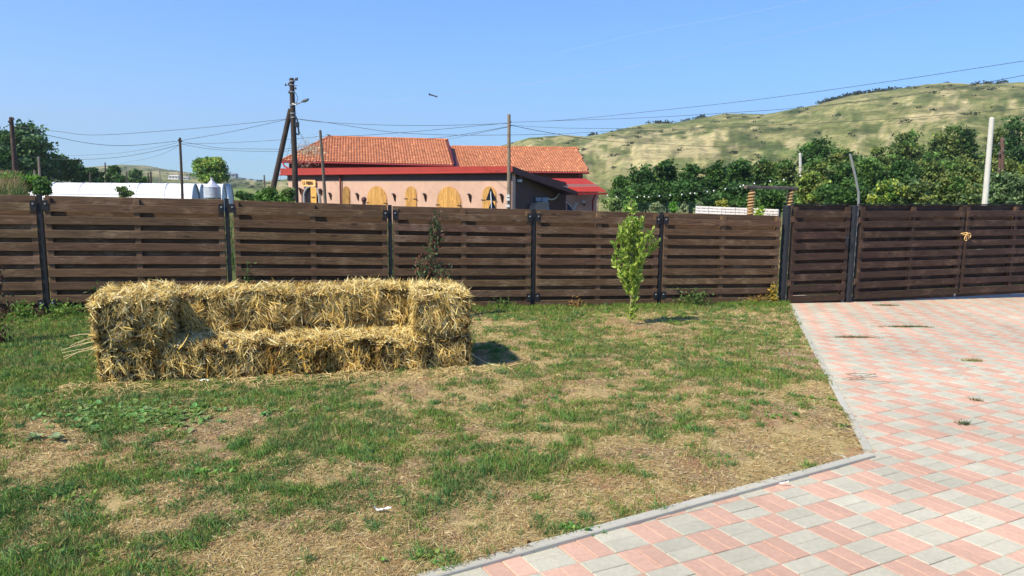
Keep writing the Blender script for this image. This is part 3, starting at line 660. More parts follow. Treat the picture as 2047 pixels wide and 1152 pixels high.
# ------------------------------------------------------------------ broadleaf weeds
def rosette(mb, c, R, n, col, up=.5, w=.42):
    a = rng.uniform(0, 2*math.pi, n); el = rng.uniform(.1, up+.5, n); L = R*rng.uniform(.6, 1.1, n)
    d = np.column_stack([np.cos(a)*np.cos(el), np.sin(a)*np.cos(el), np.sin(el)]); mid = np.array(c)+d*L[:, None]*.35
    # petiole + blade built as wide ribbon with 4 segments
    side = np.column_stack([-np.sin(a), np.cos(a), np.zeros(n)]); upv = np.cross(side, d)*-1
    ts = [0, .25, .5, .75, 1]; ws = [.06, .75, 1, .7, .02]; V = []
    for t, ww in zip(ts, ws):
        cc = np.array(c)+d*(L*t)[:, None]-np.array([0, 0, 1])*(L*.38*t*t)[:, None]; hw_ = (L*w*ww*.5)[:, None]
        V += [cc-side*hw_+upv*hw_*.35, cc, cc+side*hw_+upv*hw_*.35]
    A_ = np.stack(V, 1).reshape(-1, 3); b = np.arange(n)*15; F = []
    for q in range(4):
        for e_ in (0, 1): F.append(np.stack([b+3*q+e_, b+3*q+e_+1, b+3*q+e_+4, b+3*q+e_+3], 1))
    mb.add(A_, F, np.repeat(np.array(col)*rng.uniform(.75, 1.25, (n, 1)), 15, 0))
def weed(px, py, R, n, col, label, k=1, spread=.05, up=.5, name='weed_plant', w=.42):
    g = onG(px, py); mb = MB()
    for q in range(k):
        x = g[0]+random.gauss(0, spread); y = g[1]+random.gauss(0, spread); rosette(mb, (x, y, float(lz(np.array(x), np.array(y)))), R*random.uniform(.7, 1.1), n, col, up, w)
    return tag(mb.build(name, M_leaf, origin=g, smooth=True), label, 'weed', 'broadleaf weeds on the lawn')
gw = [.12, .19, .09]; gd = [.06, .12, .045]
weed(68, 884, .13, 11, [.30, .40, .20], 'pale grey green rosette weed at the far left of the lawn', 1, .0, .7)
weed(112, 884, .105, 9, [.30, .40, .20], 'pale grey green rosette weed just right of the far left one', 1, .0, .8)
mb = MB(); c0 = onG(270, 835)
for q in range(240):
    x = c0[0]+random.gauss(0, .30); y = c0[1]+random.gauss(0, .17); rosette(mb, (x, y, float(lz(np.array(x), np.array(y)))), random.uniform(.035, .08), 8, [.19*random.uniform(.7, 1.4), .33*random.uniform(.8, 1.2), .10], .6)
for px, py, cnt, s_ in ((160, 812, 16, .08), (340, 850, 22, .12), (60, 640, 60, .35), (140, 640, 40, .2), (1640, 800, 14, .07), (60, 1000, 20, .12), (430, 950, 10, .06), (860, 1120, 16, .06), (1560, 835, 12, .1), (130, 1115, 14, .08), (1150, 1062, 10, .04)):
    c1 = onG(px, py)
    for q in range(cnt):
        x = c1[0]+random.gauss(0, s_); y = c1[1]+random.gauss(0, s_*.5)
        if fence_d(x, y) < .02: continue
        rosette(mb, (x, y, float(lz(np.array(x), np.array(y)))), random.uniform(.03, .065), 6, [.18*random.uniform(.7, 1.3), .32*random.uniform(.8, 1.2), .06], .7)
tag(mb.build('ground_weeds', M_leaf, smooth=True), 'low broad leaved weeds spreading in patches over the lawn', 'weeds', kind='stuff')
weed(1682, 856, .075, 14, [.06, .13, .045], 'small dark green weed in dry grass near the kerb', 1, .02, .6, w=.2)
# grass in the joints of the paving
for (px, py, w_, lab, col) in ((1815, 654, .16, 'green grass tuft growing from the joints of the far paving', [.10, .15, .05]), (1707, 675, .13, 'thin dry grass tuft on the paving left of the green one', [.22, .20, .10]),
                               (1945, 722, .05, 'small yellowish tuft on the right of the paving', [.28, .28, .10]), (1952, 801, .013, 'tiny dry tuft in a paving joint right of the corner', [.22, .2, .1]),
                               (1926, 848, .018, 'tiny dark tuft in a paving joint, nearest of the paving tufts', [.10, .13, .06]), (1770, 611, .10, 'flat dry tuft on the paving before the double gate', [.22, .19, .09])):
    g = onG(px, py); n = int(700*w_/.16)+20; u = rng.normal(0, w_, n); x = g[0]+FD[0]*u+rng.normal(0, .018, n); y = g[1]+.25*u*0+FD[1]*u*.3+rng.normal(0, .02, n)
    a = rng.uniform(0, 6.28, n); mb = MB(); ln = rng.uniform(.5, 3, n)
    mb.ribbons(np.column_stack([x, y, G(x, y)-.002]), np.column_stack([np.cos(a)*ln, np.sin(a)*ln, np.ones(n)]), rng.normal(0, 1, (n, 3)), rng.uniform(.015, .05, n), np.full(n, .005), np.array(col)*rng.uniform(.6, 1.3, (n, 1)), bend=rng.uniform(.1, .5, n))
    tag(mb.build('grass_tuft', M_grass, origin=g), lab, 'grass tuft', 'tufts in the paving')
# twigs lying on the paving
g = onG(1668, 752); mb = MB()
for q in range(9):
    p = g+np.array([random.uniform(0, .25), random.uniform(-.25, .1), .012]); a = random.uniform(-.7, .35); L = random.uniform(.12, .34)
    mb.tube(spl([p, p+np.array([math.cos(a)*L*.5, math.sin(a)*L*.5, .012]), p+np.array([math.cos(a+.3)*L, math.sin(a+.3)*L, .0])], 6), .0022, 5, (.22, .16, .10))
for q in range(2):
    pass
tag(mb.build('twig', M_bark, origin=g), 'thin bare forked twig lying over the kerb onto the paving', 'twig')
# litter
def paper(px, py, pts, s_, label, col=(.82, .83, .86), zoff=.03, name='paper_scrap'):
    g = onG(px, py); g[2] += zoff; mb = MB(); P = spl(np.array(pts), 12); V = []; k = 6
    for i_, p in enumerate(P):
        for j_ in range(k):
            t = j_/(k-1)-.5; wv = .34*(1-.5*abs(i_/11-.5)*2); V.append((p[0], p[1]*.3+t*wv, p[2]+.10*math.sin(t*7+i_*.9)+.05*math.sin(i_*2.1+j_)))
    V = np.array(V)*s_+g; F = [(i_*k+j_, (i_+1)*k+j_, (i_+1)*k+j_+1, i_*k+j_+1) for i_ in range(11) for j_ in range(k-1)]
    mb.add(V, F, col); return tag(mb.build(name, M_film, origin=g, smooth=True), label, 'litter', 'scraps of litter')
paper(765, 1031, [(-1, 0, .5), (-.7, 0, .1), (-.2, 0, .0), (.2, 0, .1), (.6, 0, .3), (1, 0, .25)], .042, 'crumpled white tissue lying on the lawn in the foreground')
paper(409, 769, [(-1, 0, .1), (-.4, 0, .25), (.2, 0, .3), (.7, 0, .2), (1, 0, .1)], .040, 'small white scrap lying in front of the straw seat', (.75, .78, .8))
paper(1566, 973, [(-1, 0, 0), (0, 0, .1), (.6, 0, .2), (1, 0, .5)], .028, 'small white scrap at the edge of the kerb', (.8, .8, .76), .02)
paper(1538, 609, [(-1, 0, .1), (-.3, 0, .3), (.4, 0, .35), (1, 0, .1)], .030, 'white pebble like scrap at the foot of the last fence panel', (.8, .8, .8), .05)

# ------------------------------------------------------------------ young trees before the fence
def leafblade(mb, base, d, L, w, col):
    """proper leaf: pointed oval, folded, many at once"""
    n = len(base); d = d/np.linalg.norm(d, axis=1)[:, None]; r = rng.normal(size=(n, 3)); r[:, 2] *= .5; sd = np.cross(d, r); sd /= np.linalg.norm(sd, axis=1)[:, None]; up = np.cross(sd, d)
    V = []
    for t, ww in ((0, .08), (.3, .8), (.6, 1), (.85, .6), (1, .02)):
        c = base+d*(L*t)[:, None]-up*(L*.12*t*t)[:, None]; h_ = (w*ww*.5)[:, None]; V += [c-sd*h_+up*h_*.3, c, c+sd*h_+up*h_*.3]
    A_ = np.stack(V, 1).reshape(-1, 3); b = np.arange(n)*15; F = []
    for q in range(4):
        for e_ in (0, 1): F.append(np.stack([b+3*q+e_, b+3*q+e_+1, b+3*q+e_+4, b+3*q+e_+3], 1))
    mb.add(A_, F, np.repeat(col, 15, 0))
def sapling(base, stem, shoots, label, cols, L, w, per, tcol, group=None, rad=.011, cl=.05):
    t = thing('young_tree', label, 'young tree', tuple(base), group); tr = MB(); cr = MB()
    S_ = spl([np.array(base)+np.array(s) for s in stem], 14); tr.tube(S_, np.linspace(rad, rad*.4, 14), 8, tcol)
    for (x, y, z, k, z0) in shoots:
        i = int(np.argmin(np.abs(S_[:, 2]-base[2]-z0))); p0 = S_[i]; p1 = np.array(base)+np.array([x, y, z]); mid = p0*.5+p1*.5+np.array([0, 0, -.02])
        P = spl([p0, mid, p1], 8); tr.tube(P, np.linspace(rad*.45, .002, 8), 5, tcol)
        m = int(per*k); u = rng.uniform(.25, 1.05, m); c = np.array([P[min(7, int(v*7))] for v in u])+rng.normal(0, cl*.4, (m, 3))
        ax = p1-p0; ax = ax/np.linalg.norm(ax); d = ax*.7+np.array([0, 0, .55])+rng.normal(0, .6, (m, 3))
        ci = rng.choice(len(cols), m); leafblade(cr, c, d, L*rng.uniform(.6, 1.2, m), w*rng.uniform(.7, 1.2, m), np.array(cols)[ci]*rng.uniform(.75, 1.25, (m, 1)))
    tr.build('trunk', M_bark, t, smooth=True); cr.build('crown', M_leaf, t, smooth=True)
    return t
tb = onG(1258, 652)
sh = []
for q in range(40):
    z = random.uniform(.62, 1.42); prof = np.interp(z, [.5, .7, .95, 1.12, 1.3, 1.45], [.08, .17, .27, .30, .17, .05]); a = random.uniform(0, 6.28); r = prof*random.uniform(.35, 1.0)
    sh.append((r*math.cos(a), r*math.sin(a)*.8, z, 1.0, max(.4, z-.30)))
sh += [(-.24, 0, 1.05, 1.6, .75), (-.23, .05, .83, 1.5, .6), (.31, 0, 1.06, 1.8, .8), (.26, 0, 1.22, 1.3, .95), (.12, 0, 1.36, 1.5, 1.0), (-.10, 0, 1.32, .9, 1.0), (.0, 0, 1.50, 2.0, 1.1), (.08, .0, .60, 1.2, .4), (.07, 0, .36, 1.0, .1), (.08, 0, .22, .9, .02), (.07, 0, .48, .8, .2), (-.1, 0, .7, 1.4, .5), (.1, 0, .8, 1.4, .5)]
sapling(tb, [(0, 0, -.02), (.01, 0, .3), (.015, 0, .6), (.0, 0, 1.0), (-.01, 0, 1.42)], sh, 'young bright green fruit tree on the lawn before the fence', [(.30, .44, .06), (.38, .50, .09), (.22, .36, .05), (.42, .50, .12)], .072, .028, 46, (.30, .24, .15), rad=.012, cl=.034)
# reddish leaning plant behind the right arm of the seat
rb = onplane(845, 560, FP0+np.array([.3, -.75]), FD); rb[2] = G(rb[0], rb[1])
ztop = onplane(872, 425, FP0+np.array([.3, -.75]), FD)[2]-rb[2]
sh = []
for q in range(60):
    z = random.uniform(.15, ztop-.06); cx_ = .02+.20*(z/ztop); r = np.interp(z/ztop, [.1, .3, .6, .8, 1], [.14, .20, .21, .12, .04])*random.uniform(.3, 1.2); a = random.uniform(0, 6.28)
    sh.append((cx_+r*math.cos(a), r*math.sin(a), z, 1, max(.1, z-.25)))
sh += [(.20, 0, ztop, 1.5, ztop-.3), (.15, 0, ztop-.1, 1.2, ztop-.35)]
sapling(rb, [(0, 0, 0), (.05, 0, ztop*.3), (.12, 0, ztop*.65), (.19, 0, ztop*.95)], sh, 'slender leaning shrub with dark green and reddish leaves behind the straw seat', [(.08, .14, .05), (.06, .10, .045), (.24, .09, .06), (.13, .12, .07)], .052, .022, 40, (.20, .13, .09), rad=.009, cl=.07)
# dark red plant at the left edge
lb_ = onG(2, 688); sh = []
for q in range(26):
    z = random.uniform(.1, .82); r = .16*random.uniform(.3, 1.1); a = random.uniform(0, 6.28); sh.append((-.04+r*math.cos(a), r*math.sin(a), z, 1, max(.02, z-.2)))
sh += [(.24, 0, .50, .6, .3), (.18, 0, .30, .5, .15), (.03, 0, .9, 1, .6)]
sapling(lb_, [(0, 0, 0), (-.01, 0, .3), (.0, 0, .6), (.02, 0, .85)], sh, 'small dark red leaved shrub at the left edge of the lawn', [(.07, .035, .03), (.11, .045, .035), (.05, .06, .03)], .045, .022, 14, (.10, .06, .05), rad=.007, cl=.06)
# weeds and climbing shoots on the fence foot
def tuftplant(px, D_off, h_, wd, cols, label, n=160, L=.05, name='weed_plant', group='weeds along the fence', w=.02):
    g = onplane(px, 600, FP0+np.array([.3, -1.])*D_off, FD); g[2] = G(g[0], g[1]); mb = MB()
    for q in range(6):
        a = random.uniform(0, 6.28); e_ = g+np.array([math.cos(a)*wd*.6, math.sin(a)*wd*.35, h_*random.uniform(.6, 1)]); mb.tube(spl([g, g*.5+e_*.5+[0, 0, .03], e_], 6), .003, 5, np.array(cols[0])*.9)
    c = g+np.column_stack([rng.normal(0, wd*.45, n), rng.normal(0, wd*.28, n), np.abs(rng.normal(h_*.45, h_*.28, n))]); c[:, 2] = np.clip(c[:, 2], g[2]+.01, g[2]+h_)
    ci = rng.choice(len(cols), n); leafblade(mb, c, rng.normal(0, 1, (n, 3))+[0, 0, .4], L*rng.uniform(.6, 1.3, n), w*rng.uniform(.7, 1.3, n), np.array(cols)[ci]*rng.uniform(.7, 1.3, (n, 1)))
    return tag(mb.build(name, M_leaf, origin=g, smooth=True), label, 'weed', group)
br = [(.20, .33, .06), (.14, .26, .05)]
tuftplant(40, .12, .22, .20, br, 'leafy bright weed at the fence foot by the left photo edge', 200)
tuftplant(125, .10, .22, .26, br, 'leafy bright weed at the foot of the fence beside the leftmost black post', 240)
tuftplant(205, .10, .42, .16, [(.06, .12, .04), (.10, .16, .06)], 'taller dark weed between the fence and the left end of the seat', 220)
tuftplant(500, .10, .68, .10, [(.08, .15, .04)], 'green weed rising behind the back of the straw seat', 90)
tuftplant(1385, .12, .26, .30, [(.09, .16, .04), (.13, .19, .05)], 'low green weed at the fence foot right of the young green tree', 320, .06)
tuftplant(1545, .10, .33, .08, [(.50, .36, .04), (.40, .30, .05), (.22, .20, .05)], 'yellow leaved weed at the end of the fence beside the black pillar', 190, .045, w=.022)
tuftplant(1515, .10, .16, .26, [(.34, .20, .05), (.22, .17, .05)], 'rusty brown weed at the foot of the last fence panel', 200, .04)
tuftplant(1150, .10, .16, .12, [(.48, .28, .10)], 'dry orange weed against the fence left of the young green tree', 60, .04, w=.010)
tuftplant(1000, .10, .16, .20, [(.10, .17, .04)], 'low weed at the fence foot right of the straw seat', 150, .04)

# ------------------------------------------------------------------ building beyond the fence
def xy(px, D): p = W(px, 368, D); return p[:2]
WA = xy(576, 50.6); WB = xy(1024, 37.6); wd = (WB-WA); WL = np.linalg.norm(wd); wd = wd/WL; wn = np.array([wd[1], -wd[0]])
zg = GZ(*WB)-.3; zg = min(zg, GZ(*WA)-.2)
bld = thing('building', 'long pinkish building with orange tiled roofs and arched shutters beyond the fence', 'building', (WA[0], WA[1], zg))
def fp(px, py, off=0):                  # point of the front wall (pushed off towards the viewer)
    q = onplane(px, py, WA, wd); q[:2] += wn*off; return q
pinkw = (.58, .385, .295)
zwt0 = fp(576, 360)[2]; zwt1 = fp(1022, 359.5)[2]
mb = MB()
mb.poly([(WA[0], WA[1], zg), (WB[0], WB[1], zg), (WB[0], WB[1], zwt1+.5), (WA[0], WA[1], zwt0+.45)], pinkw, th=.25)
WS = xy(1132, 44.5); WE = xy(1196, 45.4); WLb = WA+np.array([1.2, 9.])
zs = W(1150, 384, 43.5)[2]
mb.poly([(WB[0]+.005, WB[1]+.005, zg), (WS[0], WS[1], zg), (WS[0], WS[1], zs+.55), (WB[0]+.005, WB[1]+.005, zwt1+.55)], (.12, .075, .065), th=.25)  # side wall: its shade is put into this darker wall colour
mb.poly([(WS[0], WS[1], zg), (WE[0], WE[1], zg), (WE[0], WE[1], zs+.45), (WS[0], WS[1], zs+.45)], (.58, .34, .27), th=.25)
mb.poly([(WLb[0], WLb[1], zg), (WA[0]-.003, WA[1]+.003, zg), (WA[0]-.003, WA[1]+.003, zwt0+.4), (WLb[0], WLb[1], zwt0+.8)], pinkw, th=.2)
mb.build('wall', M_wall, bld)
# dark timber band under the fascia
mb = MB(); q = [fp(575, 361, .03), fp(1023, 360, .03), fp(1023, 344, .03), fp(575, 351, .03)]
mb.poly(q, (.07, .035, .03), th=.02); mb.build('timber_band', M_gen, bld)
# fascia, verge and red sheet roof
OV = .26
fl0 = fp(567, 338, OV); fl1 = fp(567, 350.5, OV); fr0 = fp(1031, 333.5, OV); fr1 = fp(1031, 345.5, OV)
mb = MB(); mb.poly([fl1, fr1, fr0, fl0], (.36, .052, .040), th=.04)
mb.tube([fl1+[*(wn*.05), .02], fr1+[*(wn*.05), .02]], .05, 8, (.34, .04, .035))
fs = mb.build('fascia', M_roofm, bld)
bk_r = W(1092, 357.5, 47.5); bk_l = W(566, 341, 53.0)
mb = MB(); mb.poly([fl0+[0, 0, .03], fr0+[0, 0, .03], bk_r, bk_l], (.36, .045, .035), th=.03); mb.build('sheet_roof', M_roofm, bld)
mb = MB(); q0 = fr0+[0.02, 0, .02]; v1 = W(1154, 383, 43.0)
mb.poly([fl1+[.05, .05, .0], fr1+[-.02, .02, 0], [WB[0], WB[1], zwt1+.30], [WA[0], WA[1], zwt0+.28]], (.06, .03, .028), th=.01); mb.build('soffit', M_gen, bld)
mb = MB()
mb.poly([q0-[0, 0, .34], v1-[0, 0, .22], v1, q0], (.10, .035, .032), th=.05)
mb.poly([q0-[0, 0, .30], q0-[.9, -.6, .25], v1-[.9, -.6, .2], v1-[0, 0, .18]], (.07, .03, .028), th=.02); mb.build('verge_board', M_gen, bld)
# lean-to at the right: ribbed red sheet
a0 = W(1092, 358, 47.5); a1 = W(1172, 358, 48.5); a2 = W(1213, 384.5, 43.6); a3 = W(1154, 384.5, 43.0)
mb = MB(); nu = 44
for k in range(nu):
    u0, u1 = k/nu, (k+1)/nu; P = [a3+(a2-a3)*u0, a3+(a2-a3)*u1, a0+(a1-a0)*u1, a0+(a1-a0)*u0]
    um = (u0+u1)/2; m0 = a3+(a2-a3)*um+[0, 0, .035]; m1 = a0+(a1-a0)*um+[0, 0, .035]
    for r_ in range(8):
        f0, f1 = r_/8, (r_+1)/8; st_ = .018
        L0 = P[0]*(1-f0)+P[3]*f0; L1 = P[0]*(1-f1)+P[3]*f1; M0 = m0*(1-f0)+m1*f0; M1_ = m0*(1-f1)+m1*f1; R0 = P[1]*(1-f0)+P[2]*f0; R1 = P[1]*(1-f1)+P[2]*f1
        up = np.array([0, 0, st_]); mb.add([L0+up, M0+up, R0+up, L1, M1_, R1], [(0, 1, 4, 3), (1, 2, 5, 4)], (.34, .034, .028))
mb.poly([a3-[0, 0, .03], a2-[0, 0, .03], a2-[0, 0, .14], a3-[0, 0, .14]], (.36, .03, .035), th=.03)
mb.build('lean_to_roof', M_roofm, bld)
# main walls under the tiled roofs
R1L = W(562, 322.5, 52.0); R1R = W(905, 331, 54.5); K1L = W(657, 275, 57.0); K1R = W(893, 281, 59.0)
R2L = W(905, 342.5, 55.0); R2R = W(1178, 345, 57.0); K2L = W(903, 294.5, 60.0); K2R = W(1155, 297.5, 62.0)
mb = MB(); dk = (.20, .075, .06)
for A_, B_, z1 in ((R1L, R1R, .02), (R2L, R2R, .02)):
    e_ = (B_-A_)[:2]; e_ = e_/np.linalg.norm(e_); nn_ = np.array([-e_[1], e_[0]]); p = A_[:2]+nn_*.75+e_*.45; q = B_[:2]+nn_*.75-e_*.3; zt_ = min(A_[2], B_[2])+.02
    mb.poly([(p[0], p[1], zg), (q[0], q[1], zg), (q[0], q[1], B_[2]-.02), (p[0], p[1], A_[2]-.02)], dk, th=.25)
    mb.poly([(q[0], q[1], zg), (q[0]+nn_[0]*8, q[1]+nn_[1]*8, zg), (q[0]+nn_[0]*8, q[1]+nn_[1]*8, B_[2]-.02), (q[0]+nn_[0]*4, q[1]+nn_[1]*4, B_[2]+1.4), (q[0], q[1], B_[2]-.02)], dk, th=.2)
    mb.poly([(p[0]+nn_[0]*8, p[1]+nn_[1]*8, zg), (p[0], p[1], zg), (p[0], p[1], A_[2]-.02), (p[0]+nn_[0]*8, p[1]+nn_[1]*8, A_[2]-.02)], dk, th=.2)
mb.build('rear_wall', M_wall, bld)
def tiled(name, eL, eR, kL, kR, tw=.20, tl=.30, pale=None):
    mb = MB(); ex = eR-eL; Le = np.linalg.norm(ex); ex = ex/Le; nrm = np.cross(ex, kR-eR); nrm /= np.linalg.norm(nrm); sy = np.cross(nrm, ex)
    def uv(p): return np.array([(p-eL)@ex, (p-eL)@sy])
    Q = [uv(eL), uv(eR), uv(kR), uv(kL)]; H = max(Q[2][1], Q[3][1]); nr = int(H/tl)+1; lo = min(0, Q[3][0]); hi = max(Le, Q[2][0]); nc = int((hi-lo)/tw)+1
    def inside(u, v):
        for a, b in zip(Q, Q[1:]+Q[:1]):
            if (b[0]-a[0])*(v-a[1])-(b[1]-a[1])*(u-a[0]) < -.02: return False
        return True
    V = []; C_ = []; prof = [(0, 0), (.2, .05), (.5, .075), (.8, .05), (1, 0)]
    for r in range(nr):
        for c in range(nc):
            u = lo+c*tw; v = r*tl
            if not inside(u+tw/2, v+tl/2): continue
            b = max(.55, random.gauss(1, .10)); col = np.array([.46, .19, .10])*b
            if random.random() < .12: col = np.array([.56, .25, .13])*b
            if pale is not None:
                P = eL+ex*u+sy*v
                if np.linalg.norm(P-pale[0]) < pale[1]*random.uniform(.6, 1.15) and random.random() < .7: col = np.array([.55, .42, .28])*b
            for dv, lift in ((0, .035), (tl*1.06, .0)):
                for pu, ph in prof: V.append(eL+ex*(u+pu*tw)+sy*(v+dv)+nrm*(ph+lift)); C_.append(col)
            for pu, ph in (prof[0], prof[4]): V.append(eL+ex*(u+pu*tw)+sy*v+nrm*-.01); C_.append(col*.7)
    n = len(V)//12; b = np.arange(n)*12; F = [np.stack([b+k, b+k+1, b+k+6, b+k+5], 1) for k in range(4)]+[np.stack([b+10, b+11, b+4, b+3, b+2, b+1, b], 1)]
    mb.add(V, F, np.array(C_)); mb.poly([eL-nrm*.03, eR-nrm*.03, kR-nrm*.03, kL-nrm*.03], (.22, .09, .05), th=.03)
    # back slope so the roof is a real one
    back = np.array([-ex[1], ex[0], 0]); dpt = (kR-eR)@back*2
    mb.poly([eR+back*dpt, eL+back*dpt, kL, kR], (.45, .17, .08), th=.03)
    ro = mb.build(name, M_tile, bld)
    rt = MB(); lim = [(kL, kR)]
    if abs(Q[3][0]) > .8: lim.append((eL, kL)); rt2 = (eL+back*dpt, kL)
    for p, q in lim:
        L = np.linalg.norm(q-p); m = int(L/.33); d = (q-p)/L
        for k in range(m): rt.tube([p+d*(k*L/m)+nrm*.03, p+d*((k+1.1)*L/m)+nrm*.05], [.11, .10], 8, np.array([.52, .18, .08])*random.uniform(.8, 1.15))
    if len(lim) > 1: rt.poly([eL, kL, eL+back*dpt], (.45, .17, .08), th=.02)
    rt.build('ridge_tile', M_tile, ro)
    g = MB(); g.tube([eL+[*(-back[:2]*.06), -.05], eR+[*(-back[:2]*.06), -.05]], .065, 8, (.34, .05, .05)); g.build('gutter', M_roofm, ro)
    return ro
pc = W(618, 305, 54)
r1 = tiled('tiled_roof', R1L, R1R, K1L, K1R, pale=(pc, 1.0)); r2 = tiled('tiled_roof', R2L, R2R, K2L, K2R)
mb = MB(); mb.poly([R1R+[.02, 0, -.1], R1R+[.05, 0, .12], K1R+[.05, 0, .14], K1R+[.02, 0, -.1]], (.16, .03, .03), th=.06)
mb.poly([R1R+[.05, 0, -.1], R1R+[.6, .1, -.35], K1R+[.35, .1, -.5], K1R+[.05, 0, -.1]], (.14, .03, .03), th=.05); mb.build('verge_board', M_gen, bld)
# downpipes
def pipe(pts, r=.05, col=(.30, .035, .035)):
    mb = MB(); mb.tube(pts, r, 8, col); mb.build('downpipe', M_roofm, bld, smooth=True)
p = fp(683, 345, .12); pipe([p, np.array([p[0], p[1], zg])], .06, (.12, .025, .02))
pipe([R1L+[.1, -.05, -.08], R1L+[.25, -.1, -.35], fp(573, 337, -.2)+[0, 0, 0], fp(577, 343, -.3)], .055)
p = W(1160, 346, 57); pipe([p, p-[0, 0, .9]], .05)
p = W(1191, 387, 44.4); p2 = W(1185, 401, 44.9); pipe([p, p2, np.array([p2[0], p2[1], zg])], .05)
p = W(881, 332, 54.3); pipe([p, p-[0, 0, .35]], .04)
# arched shutters
def arch_pts(px0, px1, ptop, off, k=12, base=2.0):
    L_ = fp(px0, ptop, off); R__ = fp(px1, ptop, off); w_ = np.linalg.norm((R__-L_)[:2]); z_t = fp((px0+px1)/2, ptop, off)[2]; rise = w_*.5 if w_ < 1.15 else w_*.47
    c = (L_+R__)/2; pts = []
    zb_ = zg+.1
    pts.append((L_[0], L_[1], zb_)); pts.append((R__[0], R__[1], zb_))
    for k_ in range(k+1):
        a = math.pi*k_/k; s_ = math.cos(a)*w_/2; pts.append((c[0]+wd[0]*s_, c[1]+wd[1]*s_, z_t-rise+rise*math.sin(a)))
    return np.array(pts), c, w_, z_t, rise, zb_
def shutter(px0, px1, ptop, label, dark=1.0):
    pts, c, w_, z_t, rise, zb_ = arch_pts(px0, px1, ptop, .02)
    surr = MB(); P2 = c+(pts-c)*1.0; q = P2.copy(); m_ = np.array([c[0], c[1], (z_t+zb_)/2]); v = pts-m_; q = m_+v*np.array([1.09, 1.09, 1.03]); surr.poly(q, (.50, .30, .18), th=.015)
    s_ = MB(); nb = max(5, int(w_/.15)); 
    for k_ in range(nb):
        s0 = -w_/2+w_*k_/nb+.004; s1 = -w_/2+w_*(k_+1)/nb-.004
        def top(s): return z_t-rise+rise*math.sqrt(max(0, 1-(2*s/w_)**2))
        b_ = [(c+np.array([*(wd*s0), 0])), (c+np.array([*(wd*s1), 0]))]; sm = (s0+s1)/2; o_ = np.array([*(wn*.045), 0])
        V = [(*(b_[0][:2]), zb_), (*(b_[1][:2]), zb_), (*(b_[1][:2]), top(s1)), (*(c[:2]+wd*sm), top(sm)), (*(b_[0][:2]), top(s0))]
        V = np.array(V)+o_; T_ = V-np.array([*(wn*.04), 0]); g0 = rng.random(3)*30; gc = np.array([(z, s, 0) for z, s in zip(V[:, 2], [s0, s1, s1, sm, s0])])+g0
        s_.add(np.concatenate([V, T_]), [(0, 1, 2, 3, 4), (9, 8, 7, 6, 5)]+[(i_, i_+5, (i_+1) % 5+5, (i_+1) % 5) for i_ in range(5)], np.array([1, 1, 1])*random.uniform(.85, 1.1)*dark, np.concatenate([gc, gc]))
    sh_ = s_.build('arched_shutter', M_pine, bld)
    if label: sh_['label'] = label
    ORG[sh_.name] = ORG[bld.name]; surr.build('surround', M_wall, sh_)
    if w_ > .9:
        hg = MB(); axq = np.array([[wd[0], wd[1], 0], [-wn[0], -wn[1], 0], [0, 0, 1]])
        for zz in (z_t-rise*.75-.35, z_t-rise*.75-1.0):
            for sd in (-1, 1): hg.box(c+np.array([*(wd*sd*(w_/2-.06)+wn*.055), zz-c[2]]), (.30, .02, .05), axq, (.04, .03, .03), bev=.004)
        hg.build('strap_hinge', M_metal, sh_)
shutter(686, 699.5, 373, 'arched shutter behind the downpipe, darkened in colour to look shaded', .62); shutter(735, 773, 373, None); shutter(811.5, 833, 373.5, None); shutter(875, 921.5, 374, None); shutter(966, 992, 373.5, None)  # first shutter: shade is painted in by darkening its wood tint
# entrance
pts, c, w_, z_t, rise, zb_ = arch_pts(609, 640, 372.5, .01)
mb = MB(); mb.poly(pts, (.012, .008, .01), th=.05); dr_ = mb.build('doorway', M_gen, bld)  # no recess: the unlit inside is painted as a near-black sheet
mb = MB(); arc = [p for p in pts[2:]]; arc = [pts[1]]+arc+[pts[0]]
arc = np.array(arc)+np.array([*(wn*.05), 0]); mb.tube(arc, .10, 6, (.33, .32, .33)); mb.build('arch_surround', M_conc, dr_)
lf = [fp(625, 405, .16), fp(636.5, 405, .16), fp(636.5, 377, .16), fp(633, 374.5, .16), fp(625, 374.5, .16)]
lf[0][2] = zg+.2; lf[1][2] = zg+.2
mb = MB(); V = np.array(lf); gc = np.column_stack([V[:, 2], V[:, 0], V[:, 1]])
mb.add(V, [(0, 1, 2, 3, 4)], (1.15, 1.15, 1.0), gc); dl = mb.build('door_leaf', M_pine, dr_)
mb = MB(); p = fp(630.7, 394, .20); mb.box(p, (.40, .02, .06), np.array([[wd[0], wd[1], 0], [-wn[0], -wn[1], 0], [0, 0, 1]]), (.25, .13, .04)); mb.build('ledge', M_gen, dr_)
for px0, px1, pt in ((603.5, 609, 377), (637.3, 640.5, 376)):
    mb = MB(); A_ = fp(px0, pt, .06); B_ = fp(px1, pt+3, .10); mb.poly([(A_[0], A_[1], zg), (B_[0], B_[1], zg), B_, A_], (.075, .028, .022), th=.05); mb.build('open_door_panel', M_gen, dr_)
sgn = thing('name_board', 'carved pale wooden name board above the arched entrance of the building', 'sign', tuple(fp(620.5, 366.5, .12)))
mb = MB(); cs_ = fp(620.5, 366.5, .12); axq = np.array([[wd[0], wd[1], 0], [-wn[0], -wn[1], 0], [0, 0, 1]])
wsg = np.linalg.norm((fp(634, 366, .12)-fp(607, 366, .12))[:2]); hsg = fp(620, 360, .12)[2]-fp(620, 372.5, .12)[2]
mb.box(cs_, (wsg, .04, hsg), axq, (1.6, 1.8, 2.6), bev=.01); mb.build('board', M_pine, sgn)
mb = MB()
